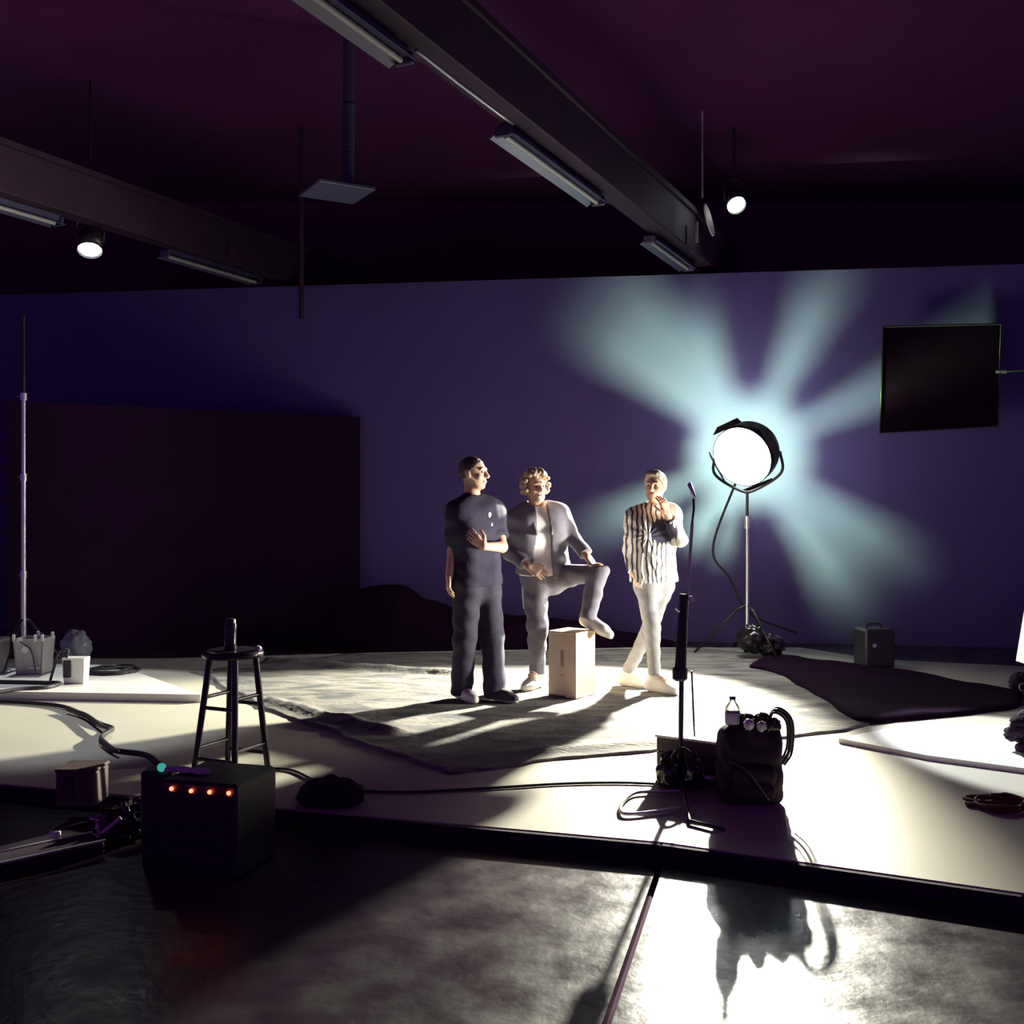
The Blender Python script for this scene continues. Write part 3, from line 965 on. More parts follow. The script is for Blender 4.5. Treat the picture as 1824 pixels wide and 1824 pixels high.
p = Vector((cx + 0.012, cy - 0.02, sz + 0.004))
t = empty('thermos', tuple(p), 'slim black flask standing on the bar stool seat', 'flask')
MB().lathe(p, (0, 0, 1), [(0.0005, 0), (0.030, 0.0), (0.031, 0.004), (0.031, 0.135), (0.028, 0.14)], 24).build('bottle_body', M['trash_bag'], t)
MB().lathe(p, (0, 0, 1), [(0.028, 0.140), (0.027, 0.158), (0.024, 0.163), (0.0005, 0.164)], 24).build('lid', M['black_plastic'], t)
p = P(459, 1158, cy - 0.02)
p.z = sz + 0.012
o = MB().blob(p, (0.021, 0.019, 0.014), seed=70, amp=0.25, n=10).build('paper_ball', M['white'])
tag(o, 'tiny white ball of paper on the right rim of the stool seat', 'paper')

# black power box with four red lamps on the concrete
bz0 = 0.0
fl, fr = P(288, 1402, 4.40), P(432, 1416, 4.30)
d = Vector((fr.x - fl.x, fr.y - fl.y, 0)).normalized()
bk = Vector((-d.y, d.x, 0))
W = 0.35
tz = 0.385
c = Vector((fl.x - 0.005, fl.y, 0)) + d * W / 2 + bk * 0.17
t = empty('power_box', (c.x, c.y, 0), 'black power distribution box with four small red lamps', 'box')
MB().box(c + Vector((0, 0, tz / 2)), (W, 0.34, tz), d, bk, (0, 0, 1), 0.012).build('body', M['black_plastic'], t)
MB().box(c - bk * 0.172 + d * -0.0 + Vector((0, 0, tz / 2 - 0.01)), (0.33, 0.012, tz - 0.06), d, bk, (0, 0, 1), 0.004).build('front_panel', M['black_metal'], t)
for px, py in ((305, 1405), (340, 1409), (373, 1411), (407, 1413)):
    # each lamp on the front panel
    dirv = P(px, py, 1.0) - Vector((0, 0, CAMZ))
    n = -bk
    pp0 = c - bk * 0.178
    s = (pp0 - Vector((0, 0, CAMZ))).dot(n) / dirv.dot(n)
    hit = Vector((0, 0, CAMZ)) + dirv * s
    MB().lathe(hit + bk * 0.004, n, [(0.0085, 0.0), (0.0085, 0.006), (0.006, 0.010), (0.0005, 0.012)], 14).build('indicator', M['red_led'], t)
for z in (0.09, 0.17, 0.25):
    MB().box(c - bk * 0.18 + d * 0.0 + Vector((0, 0, z)), (0.26, 0.01, 0.03), d, bk, (0, 0, 1), 0.003).build('socket_strip', M['black_plastic'], t)
o = MB()
q = c + d * -0.12 - bk * 0.06 + Vector((0, 0, tz + 0.012))
for i in range(5):
    o.blob(q + d * (0.035 * i - 0.07) + bk * (0.012 * (i % 2)) + Vector((0, 0, 0.002)), (0.035, 0.022, 0.012), seed=80 + i, amp=0.35, n=8, zmin=tz + 0.001)
tag(o.build('crumpled_tape', M['paper']), 'pale crumpled tape lying on top of the power box', 'tape')
p = P(288, 1367, 4.55)
t = empty('radio_charger', (p.x, p.y, 0), 'dark charger with one cyan indicator behind the power box', 'charger')
MB().box((p.x - 0.03, p.y + 0.06, (p.z - 0.02) / 2), (0.13, 0.10, p.z - 0.02), bev=0.01).build('body', M['black_plastic'], t)
MB().blob(p, (0.019, 0.015, 0.019), seed=90, amp=0.1, n=10).build('indicator', M['cyan_led'], t)

# clutter at the lower left
p = G(222, 1492, 0.0)
t = empty('trash_bag', (p.x, p.y, 0), 'shiny black plastic bag crumpled on the floor at lower left', 'bag')
MB().blob((p.x, p.y, 0.06), (0.12, 0.11, 0.085), seed=51, amp=0.45, freq=4, n=24, zmin=0.001).build('bag', M['trash_bag'], t)
MB().tube(spline([p + Vector((-0.07, -0.11, 0.05)), p + Vector((-0.03, -0.12, 0.08)), p + Vector((0.02, -0.10, 0.12))]), 0.009, 8).build('tie_strip', M['white'], t)
MB().tube(spline([p + Vector((-0.10, -0.07, 0.06)), p + Vector((-0.085, -0.10, 0.09)), p + Vector((-0.08, -0.10, 0.05))]), 0.008, 8).build('tie_strip', M['white'], t)
p = G(185, 1470, 0.0)
o = MB()
for i in range(4):
    a = p + Vector((-0.05 + 0.035 * i, 0.04 - 0.02 * i, 0.02))
    o.blob(a, (0.032, 0.022, 0.016), seed=100 + i, amp=0.5, n=8, zmin=0.001)
tag(o.build('foil_scrap', M['chrome']), 'scrap of crumpled silver foil left of the shiny bag', 'scrap')
p = G(98, 1516, 0.0)
o = MB().box((p.x, p.y, 0.075), (0.05, 0.04, 0.025), (0.9, 0.4, 0), (-0.4, 0.9, 0), (0, 0, 1), 0.005).build('tape_block', M['white'])
tag(o, 'small white block on the long dark case at lower left', 'block')
a, b = G(-60, 1575, 0.0), G(185, 1520, 0.0)
d = (b - a).normalized()
nrm = Vector((-d.y, d.x, 0))
t = empty('tripod_case', tuple((a + b) / 2), 'long low dark case lying on the floor at the bottom left edge', 'case')
MB().box((a + b) / 2 + nrm * 0.06 + Vector((0, 0, 0.031)), ((b - a).length, 0.16, 0.06), d, nrm, (0, 0, 1), 0.012).build('body', M['black_cloth'], t)
for s in (-0.02, 0.13):
    MB().box((a + b) / 2 + nrm * s + Vector((0, 0, 0.063)), ((b - a).length, 0.018, 0.006), d, nrm, (0, 0, 1)).build('metal_edge', M['grey_steel'], t)
p = G(132, 1440, ZP)
t = empty('storage_bin', (p.x, p.y + 0.1, ZP), 'dim grey storage bin in the shadow at left', 'bin')
MB().box((p.x, p.y + 0.1, ZP + 0.085), (0.19, 0.18, 0.17), bev=0.01).build('body', M['crate'], t)
MB().box((p.x - 0.03, p.y + 0.006, ZP + 0.10), (0.045, 0.012, 0.10), bev=0.003).build('slot', M['black_plastic'], t)
MB().box((p.x, p.y + 0.1, ZP + 0.175), (0.196, 0.186, 0.016), bev=0.004).build('rim', M['crate'], t)

# ------------------------------------------------------------------ things on the white riser
b0 = G(45, 1203, RZ)
t = empty('light_stand', (b0.x - 0.03, b0.y + 0.35, RZ), 'tall thin metal light stand rising at the far left', 'stand')
D = b0.y + 0.35
zt = P(42, 562, D).z
cxp = P(42, 900, D).x
secs = [(RZ + 0.12, RZ + 0.80, 0.022), (RZ + 0.78, RZ + 1.62, 0.019), (RZ + 1.60, RZ + 2.30, 0.016), (RZ + 2.28, zt, 0.012)]
for za, zb, r in secs:
    MB().cyl((cxp, D, za), (cxp, D, zb), r, n=14).build('pole_section', M['chrome'] if zb < 2.6 else M['black_metal'], t)
for z in (RZ + 0.79, RZ + 1.61, RZ + 2.29):
    MB().cyl((cxp, D, z - 0.03), (cxp, D, z + 0.03), 0.027, n=14).build('collar', M['chrome'], t)
    MB().cyl((cxp - 0.05, D, z), (cxp - 0.02, D, z), 0.008, n=8).build('knob', M['black_plastic'], t)
for k in range(3):
    an = k * 2.094 + 0.5
    e = Vector((math.cos(an), math.sin(an), 0))
    q0 = Vector((cxp, D, 0))
    MB().tube([q0 + Vector((0, 0, RZ + 0.42)), q0 + e * 0.05 + Vector((0, 0, RZ + 0.40)), q0 + e * 0.34 + Vector((0, 0, RZ + 0.012))], 0.010, 8).build('leg', M['black_metal'], t)


def bin_(name, c, w, dd, h, label, mkey):
    t = empty(name, tuple(c), label, 'bin')
    th = 0.008
    for s in (-1, 1):
        MB().add([c + Vector((s * w * .42, -dd * .42, 0)), c + Vector((s * w * .42, dd * .42, 0)), c + Vector((s * w / 2, dd / 2, h)), c + Vector((s * w / 2, -dd / 2, h)),
                  c + Vector((s * (w * .42 - th), -dd * .42, 0)), c + Vector((s * (w * .42 - th), dd * .42, 0)), c + Vector((s * (w / 2 - th), dd / 2, h)), c + Vector((s * (w / 2 - th), -dd / 2, h))],
                 [(0, 1, 2, 3), (7, 6, 5, 4), (2, 6, 7, 3), (0, 3, 7, 4), (1, 5, 6, 2)]).build('side_panel', M[mkey], t)
        MB().add([c + Vector((-w * .42, s * dd * .42, 0)), c + Vector((w * .42, s * dd * .42, 0)), c + Vector((w / 2, s * dd / 2, h)), c + Vector((-w / 2, s * dd / 2, h)),
                  c + Vector((-w * .42, s * (dd * .42 - th), 0)), c + Vector((w * .42, s * (dd * .42 - th), 0)), c + Vector((w / 2, s * (dd / 2 - th), h)), c + Vector((-w / 2, s * (dd / 2 - th), h))],
                 [(0, 1, 2, 3), (7, 6, 5, 4), (2, 6, 7, 3), (0, 3, 7, 4), (1, 5, 6, 2)]).build('end_panel', M[mkey], t)
    MB().box(c + Vector((0, 0, 0.006)), (w * .82, dd * .82, 0.01)).build('base', M[mkey], t)
    return t


h = (1200 - 1136) * b0.y / FPX
t = bin_('plastic_bin', Vector((b0.x + 0.015, b0.y + 0.13, RZ + 0.001)), 0.245, 0.24, h, 'grey plastic bin with clipped rim on the white riser', 'bin')
for i, (dx, dy) in enumerate(((-0.115, -0.115), (0.06, -0.118), (0.115, -0.11), (-0.02, 0.115), (0.115, 0.08))):
    MB().box(Vector((b0.x + 0.015 + dx, b0.y + 0.13 + dy, RZ + h + 0.01)), (0.022, 0.02, 0.055), bev=0.004).build('clip', M['white'], t)
MB().cyl((b0.x - 0.01, b0.y + 0.018, RZ + 0.205), (b0.x - 0.01, b0.y + 0.008, RZ + 0.205), 0.026, n=16).build('round_sticker', M['white'], t)
MB().cyl((b0.x - 0.045, b0.y + 0.0, RZ + 0.285), (b0.x - 0.045, b0.y - 0.01, RZ + 0.285), 0.020, n=16).build('round_sticker', M['white'], t)
MB().box((b0.x + 0.06, b0.y + 0.022, RZ + 0.055), (0.085, 0.01, 0.016), bev=0.003).build('label_strip', M['white'], t)
MB().tube(spline([(b0.x - 0.05, b0.y - 0.005, RZ + 0.28), (b0.x + 0.04, b0.y - 0.01, RZ + 0.22), (b0.x + 0.07, b0.y, RZ + 0.12), (b0.x + 0.09, b0.y - 0.01, RZ + 0.01)]), 0.006, 8).build('handle_cord', M['cable'], t)
bin_('plastic_bin', Vector((P(-12, 1200, b0.y + 0.12).x, b0.y + 0.1, RZ + 0.001)), 0.20, 0.22, h * 0.98, 'second grey plastic bin, cut by the left edge of the photo', 'bin')
p = G(132, 1218, RZ)
t = empty('paper_cup', (p.x, p.y, RZ), 'white square carton with a dark side on the riser', 'carton')
MB().add([p + Vector(v) for v in ((-0.075, -0.01, 0.0), (0.075, -0.01, 0), (0.075, 0.09, 0), (-0.075, 0.09, 0), (-0.085, -0.02, 0.20), (0.085, -0.02, 0.20), (0.085, 0.10, 0.20), (-0.085, 0.10, 0.20))],
         [(0, 3, 2, 1), (4, 5, 6, 7), (0, 1, 5, 4), (1, 2, 6, 5), (2, 3, 7, 6), (3, 0, 4, 7)]).build('body', M['white'], t)
MB().box(p + Vector((-0.045, -0.024, 0.115)), (0.06, 0.012, 0.13), bev=0.003).build('dark_panel', M['black_plastic'], t)
MB().tube(spline([p + Vector((-0.06, 0.0, 0.2)), p + Vector((-0.05, 0.0, 0.26)), p + Vector((-0.12, 0, 0.24)), p + Vector((-0.16, 0.01, 0.12)), p + Vector((-0.19, 0.0, 0.005))]), 0.011, 8).build('cord', M['cable'], t)
t.name = 'carton'
p = G(118, 1180, RZ)
o = MB().blob((p.x, p.y + 0.2, RZ + 0.10), (0.13, 0.10, 0.16), seed=120, amp=0.22, freq=2.5, n=22, zmin=RZ).build('plastic_bag', M['film'])
tag(o, 'cloudy crumpled plastic bag behind the white carton', 'bag')
p = G(196, 1198, RZ)
pts = []
for i in range(110):
    a = i / 110 * 2 * math.pi * 5
    r = 0.11 + 0.03 * math.sin(a * 0.31) + 0.004 * (i % 5)
    pts.append(Vector((p.x + r * 1.45 * math.cos(a), p.y + 0.03 + r * 1.3 * math.sin(a), RZ + 0.009 + 0.03 * (i / 110) * (0.6 + 0.4 * math.sin(i * 0.7)))))
tag(MB().tube(pts, 0.010, 8).build('cable_coil', M['cable']), 'coiled black cable lying on the white riser', 'cable')
cable('thick_cable', [G(-30, 1214, RZ + .014), G(30, 1215, RZ + .014), G(80, 1216, RZ + .014), G(107, 1217, RZ + .014), G(84, 1224, RZ + .014), G(40, 1227, RZ + .012), G(-30, 1236, RZ + .012)], 0.016, M['cable'],
      'thick black cable folded back in a loop on the white riser')
cable('cable_bundle', [G(-30, 1248, ZP + .016), G(40, 1251, ZP + .016), G(110, 1258, ZP + .016), G(150, 1274, ZP + .016), G(176, 1288, ZP + .016), G(200, 1297, ZP + .016), G(188, 1306, ZP + .018), G(180, 1320, ZP + .018), G(196, 1332, ZP + .016), G(215, 1337, ZP + .014), G(260, 1344, ZP + .012), G(285, 1362, ZP + .012)], 0.015, M['cable'],
      'black cable bundle snaking over the white floor at left')
cable('cable_bundle', [G(120, 1263, ZP + .030), G(152, 1272, ZP + .036), G(182, 1293, ZP + .038), G(196, 1300, ZP + .040), G(180, 1312, ZP + .040), G(192, 1326, ZP + .036), G(210, 1338, ZP + .032)], 0.011, M['cable'],
      'short twisted cable lying over the black cable bundle')

# ------------------------------------------------------------------ apple box standing on end
nc, lc, rc = G(1026, 1246, CZ), G(980, 1240, CZ), G(1062, 1238, CZ)
d1 = Vector((lc.x - nc.x, lc.y - nc.y, 0))
u1 = Vector((-0.80, 0.60, 0)).normalized()
u2 = Vector((0.60, 0.80, 0)).normalized()
W1, W2, BH = 0.245, 0.26, 0.485
t = empty('apple_box', tuple(nc + u1 * W1 / 2 + u2 * W2 / 2), 'pale wooden apple box standing on end under one foot', 'box')
bc = nc + u1 * W1 / 2 + u2 * W2 / 2
th = 0.016
z0 = CZ + 0.004
MB().box(bc - u2 * (W2 / 2 - th / 2) + Vector((0, 0, BH / 2 + 0.004)), (W1, th, BH - 2 * th), u1 * -1, u2, (0, 0, 1)).build('side_panel', M['ply'], t)
MB().box(bc + u2 * (W2 / 2 - th / 2) + Vector((0, 0, BH / 2 + 0.004)), (W1, th, BH - 2 * th), u1 * -1, u2, (0, 0, 1)).build('side_panel', M['ply'], t)
MB().box(bc - u1 * (W1 / 2 - th / 2) + Vector((0, 0, BH / 2 + 0.004)), (W2 - 2 * th, th, BH - 2 * th), u2, u1, (0, 0, 1)).build('side_panel', M['ply'], t)
MB().box(bc + u1 * (W1 / 2 - th / 2) + Vector((0, 0, BH / 2 + 0.004)), (W2 - 2 * th, th, BH - 2 * th), u2, u1, (0, 0, 1)).build('side_panel', M['ply'], t)
for z in (th / 2, BH - th / 2):
    MB().box(bc + Vector((0, 0, z + 0.004)), (W1 + 0.006, W2 + 0.006, th), u1 * -1, u2, (0, 0, 1), 0.004).build('end_board', M['ply'], t)
MB().box(bc - u2 * (W2 / 2 + 0.001) + Vector((0, 0, 0.29)), (0.028, 0.006, 0.12), u1 * -1, u2, (0, 0, 1), 0.002).build('hand_hole', M['hole'], t)
MB().box(bc - u2 * (W2 / 2 + 0.001) + Vector((0, 0, 0.165)), (0.03, 0.005, 0.016), u1 * -1, u2, (0, 0, 1), 0.001).build('sticker', M['sticker'], t)
MB().box(bc - u2 * (W2 / 2 + 0.003) + u1 * 0.04 + Vector((0, 0, 0.010)), (0.15, 0.006, 0.012), u1 * -1, u2, (0, 0, 1), 0.001).build('scuffed_edge', M['ply_edge'], t)
BOX_TOP = nc.z + BH + 0.004


# ------------------------------------------------------------------ people: implicit surfaces meshed on a grid
class SDF:
    def __init__(self, lo, hi, h):
        self.h = h
        self.lo = np.array(lo, dtype=np.float64)
        n = np.ceil((np.array(hi) - self.lo) / h).astype(int) + 1
        self.n = n
        self.ax = [self.lo[i] + h * np.arange(n[i]) for i in range(3)]
        self.F = np.full(n, 0.2, dtype=np.float32)

    def _slice(self, lo, hi):
        sl = []
        for i in range(3):
            a = int(max(0, math.floor((lo[i] - self.lo[i]) / self.h)))
            b = int(min(self.n[i], math.ceil((hi[i] - self.lo[i]) / self.h) + 1))
            if b <= a:
                return None
            sl.append(slice(a, b))
        g_ = np.meshgrid(*[self.ax[i][sl[i]].astype(np.float32) for i in range(3)], indexing='ij', sparse=True)
        return tuple(sl), g_

    def _merge(self, sl, d, k, sub=False):
        F = self.F[sl]
        if sub:
            d = -d
            hh = np.clip(0.5 - 0.5 * (F - d) / k, 0, 1)
            self.F[sl] = F * (1 - hh) + d * hh + k * hh * (1 - hh)
        else:
            hh = np.clip(0.5 + 0.5 * (F - d) / k, 0, 1)
            self.F[sl] = F * (1 - hh) + d * hh - k * hh * (1 - hh)

    def cap(self, a, b, ra, rb=None, k=0.02, sub=False, flat=False):
        rb = ra if rb is None else rb
        a, b = np.array(a, dtype=float), np.array(b, dtype=float)
        m = max(ra, rb) + k + 0.03
        s = self._slice(np.minimum(a, b) - m, np.maximum(a, b) + m)
        if s is None:
            return self
        sl, (X, Y, Z) = s
        ba = b - a
        L2 = float(ba @ ba) + 1e-12
        px, py, pz = X - a[0], Y - a[1], Z - a[2]
        dt = px * ba[0] + py * ba[1] + pz * ba[2]
        t = np.clip(dt / L2, 0, 1)
        d = np.sqrt((px - t * ba[0]) ** 2 + (py - t * ba[1]) ** 2 + (pz - t * ba[2]) ** 2) - (ra + (rb - ra) * t)
        if flat:
            d = np.maximum(d, (dt - L2) / math.sqrt(L2))
        self._merge(sl, d, k, sub)
        return self

    def ell(self, c, axes, r, k=0.02, sub=False):
        c = np.array(c, dtype=float)
        m = max(r) + k + 0.03
        s = self._slice(c - m, c + m)
        if s is None:
            return self
        sl, (X, Y, Z) = s
        px, py, pz = X - c[0], Y - c[1], Z - c[2]
        k0 = 0
        k1 = 0
        for ax, rr in zip(axes, r):
            q_ = px * ax[0] + py * ax[1] + pz * ax[2]
            k0 = k0 + (q_ / rr) ** 2
            k1 = k1 + (q_ / rr ** 2) ** 2
        k0 = np.sqrt(k0)
        k1 = np.sqrt(k1) + 1e-6
        self._merge(sl, k0 * (k0 - 1) / k1, k, sub)
        return self

    def plane(self, p, n, k=0.004):
        """keep the side that n points away from"""
        n = np.array(n, dtype=float)
        n = n / np.linalg.norm(n)
        X, Y, Z = np.meshgrid(*[a.astype(np.float32) for a in self.ax], indexing='ij', sparse=True)
        d = (X - p[0]) * n[0] + (Y - p[1]) * n[1] + (Z - p[2]) * n[2]
        self.F = np.maximum(self.F, d).astype(np.float32)
        return self

    def wrinkle(self, amp, fz=26.0, fx=9.0, seed=0.0):
        X, Y, Z = np.meshgrid(*[a.astype(np.float32) for a in self.ax], indexing='ij', sparse=True)
        w = np.sin(fz * Z + 2.2 * np.sin(fx * X + 3 * Z + seed) + 1.7 * np.sin(fx * 1.3 * Y + seed * 2)) * np.sin(0.45 * fz * Z + fx * (X - Y) + seed)
        w = w + 0.5 * np.sin(fz * 1.9 * (Z + 0.4 * X) + seed * 3 + 2 * np.sin(14 * Y))
        self.F = (self.F + amp * w).astype(np.float32)
        return self

    def mesh(self, name, m, parent):
        F, h = self.F, self.h
        S = F < 0
        nx, ny, nz = F.shape
        cnt = np.zeros((nx - 1, ny - 1, nz - 1), dtype=np.int8)
        for i in (0, 1):
            for j in (0, 1):
                for k in (0, 1):
                    cnt += S[i:nx - 1 + i, j:ny - 1 + j, k:nz - 1 + k]
        act = (cnt > 0) & (cnt < 8)
        ai = np.argwhere(act)
        idx = np.full(act.shape, -1, dtype=np.int64)
        idx[act] = np.arange(len(ai))
        acc = np.zeros((len(ai), 3))
        num = np.zeros(len(ai))
        offs = [(i, j, k) for i in (0, 1) for j in (0, 1) for k in (0, 1)]
        for a in offs:
            for ax in range(3):
                if a[ax]:
                    continue
                b = list(a)
                b[ax] = 1
                fa = F[ai[:, 0] + a[0], ai[:, 1] + a[1], ai[:, 2] + a[2]]
                fb = F[ai[:, 0] + b[0], ai[:, 1] + b[1], ai[:, 2] + b[2]]
                mk = (fa < 0) != (fb < 0)
                tt = np.where(mk, fa / np.where(mk, fa - fb, 1), 0)
                pt = np.array(a, dtype=float)[None, :] + np.zeros((len(ai), 3))
                pt[:, ax] += tt
                acc[mk] += pt[mk]
                num[mk] += 1
        V = self.lo + (ai + acc / np.maximum(num, 1)[:, None]) * h
        faces = []
        for ax in range(3):
            o1, o2 = [(1, 2), (2, 0), (0, 1)][ax]
            A = [slice(0, None)] * 3
            A[ax] = slice(0, -1)
            B = [slice(0, None)] * 3
            B[ax] = slice(1, None)
            sa, sb = S[tuple(A)], S[tuple(B)]
            e = np.argwhere(sa != sb)
            ok = (e[:, o1] > 0) & (e[:, o2] > 0) & (e[:, o1] < F.shape[o1] - 1) & (e[:, o2] < F.shape[o2] - 1)
            e = e[ok]
            ins = sa[e[:, 0], e[:, 1], e[:, 2]]
            cs = []
            for d1_, d2_ in ((-1, -1), (0, -1), (0, 0), (-1, 0)):
                c = e.copy()
                c[:, o1] += d1_
                c[:, o2] += d2_
                cs.append(idx[c[:, 0], c[:, 1], c[:, 2]])
            q = np.stack(cs, 1)
            q[~ins] = q[~ins][:, ::-1]
            faces.append(q)
        Fq = np.concatenate(faces) if faces else np.zeros((0, 4), int)
        Fq = Fq[(Fq >= 0).all(1)]
        me = bpy.data.meshes.new(name)
        me.vertices.add(len(V))
        me.vertices.foreach_set('co', V.astype(np.float32).ravel())
        me.loops.add(Fq.size)
        me.loops.foreach_set('vertex_index', Fq.astype(np.int32).ravel())
        me.polygons.add(len(Fq))
        me.polygons.foreach_set('loop_start', np.arange(0, Fq.size, 4, dtype=np.int32))
        me.polygons.foreach_set('loop_total', np.full(len(Fq), 4, dtype=np.int32))
        me.update(calc_edges=True)
        me.validate()
        return link_mesh(name, me, m, parent, smooth=True)


def V3(v):
    return np.array(v, dtype=float)


def unit(v):
    v = V3(v)
    return v / np.linalg.norm(v)


# ---- soft black bag beside the crate
c = G(1345, 1438)
t = empty('equipment_bag', (c.x, c.y + 0.12, ZP), 'bulky black equipment bag in the right foreground with things stuffed on top', 'bag')
bc = Vector((c.x + 0.0, c.y + 0.13, ZP + 0.185))
lo, hi = V3(bc) - 0.30, V3(bc) + 0.30
B = SDF(lo, hi, 0.007)
for dz_, hw_, hd_, rr_ in ((-0.135, 0.10, 0.065, 0.05), (-0.05, 0.105, 0.07, 0.05), (0.05, 0.10, 0.065, 0.05), (0.125, 0.085, 0.05, 0.05)):
    for sy_ in (-1, 0, 1):
        B.cap(V3(bc) + V3((-hw_, sy_ * hd_, dz_)), V3(bc) + V3((hw_, sy_ * hd_, dz_)), rr_, k=0.05)
B.cap(V3(bc) + V3((0.0, -0.02, 0.15)), V3(bc) + V3((0.10, 0.0, 0.165)), 0.05, 0.035, k=0.04)
B.wrinkle(0.006, 34, 16, 1.3)
B.plane(V3(bc) - V3((0, 0, 0.184)), (0, 0, -1))
B.mesh('body', M['black_cloth'], t)
B = SDF(lo, hi, 0.007)
for dz_ in (-0.11, -0.03):
    B.cap(V3(bc) + V3((-0.075, -0.115, dz_)), V3(bc) + V3((0.075, -0.115, dz_)), 0.035, k=0.04)
B.wrinkle(0.004, 40, 18, 2.3)
B.mesh('front_pocket', M['black_cloth'], t)
MB().tube(spline([bc + Vector((-0.12, -0.14, 0.04)), bc + Vector((-0.05, -0.16, 0.0)), bc + Vector((0.02, -0.15, -0.09)), bc + Vector((0.06, -0.14, -0.15))]), 0.009, 8).build('webbing_strap', M['black_plastic'], t)
for i in range(3):
    p0 = bc + Vector((0.07 + 0.012 * i, -0.03 + 0.02 * (i % 3), 0.18))
    pr_ = 0.05 + 0.012 * i
    MB().tube(spline([p0, p0 + Vector((0.04, -0.01, 0.07 + 0.008 * (i % 4))), p0 + Vector((0.07 + pr_ * .55, -0.03, 0.03)), p0 + Vector((0.075 + pr_ * .5, -0.03, -0.09 - 0.015 * i)), p0 + Vector((0.05 + pr_ * .3, -0.035, -0.17 - 0.01 * i))]), 0.006 + 0.002 * (i % 2), 8).build('cord', M['cable'], t)
for i in range(7):
    p0 = bc + Vector((-0.02 + 0.022 * i, -0.02 + 0.03 * math.sin(i * 2.1), 0.195 + 0.012 * math.cos(i * 1.7)))
    MB().blob(p0, (0.04, 0.04, 0.035), seed=i + 40, amp=0.45, n=10).build('rolled_cloth', M['trash_bag'] if i % 2 else M['black_cloth'], t)
t = empty('plastic_bottle', tuple(bc + Vector((-0.085, 0.03, 0.185))), 'small clear bottle with white label standing on the black equipment bag', 'bottle')
bb = bc + Vector((-0.085, -0.02, 0.187))
MB().lathe(bb, (0, 0, 1), [(0.0005, 0.0), (0.034, 0.002), (0.036, 0.06), (0.034, 0.085), (0.014, 0.115), (0.014, 0.125), (0.0005, 0.126)], 20).build('bottle_body', M['glass'], t)
MB().lathe(bb, (0, 0, 1), [(0.037, 0.008), (0.0375, 0.06), (0.0365, 0.0605)], 20).build('paper_label', M['white'], t)
MB().cyl(bb + Vector((0, 0, 0.127)), bb + Vector((0, 0, 0.142)), 0.016, n=14).build('cap', M['black_plastic'], t)
for i, (dx, dz, r, lab) in enumerate(((-0.025, 0.022, 0.024, 'crumpled white paper beside the bottle on the black bag'), (0.035, 0.012, 0.022, 'small white ball of tape on top of the black bag'))):
    o = MB().blob(bc + Vector((dx, -0.11, 0.185 + dz)), (r, r, r * 1.1), seed=60 + i, amp=0.35, n=10).build('crumpled_paper', M['paper'])
    tag(o, lab, 'paper')


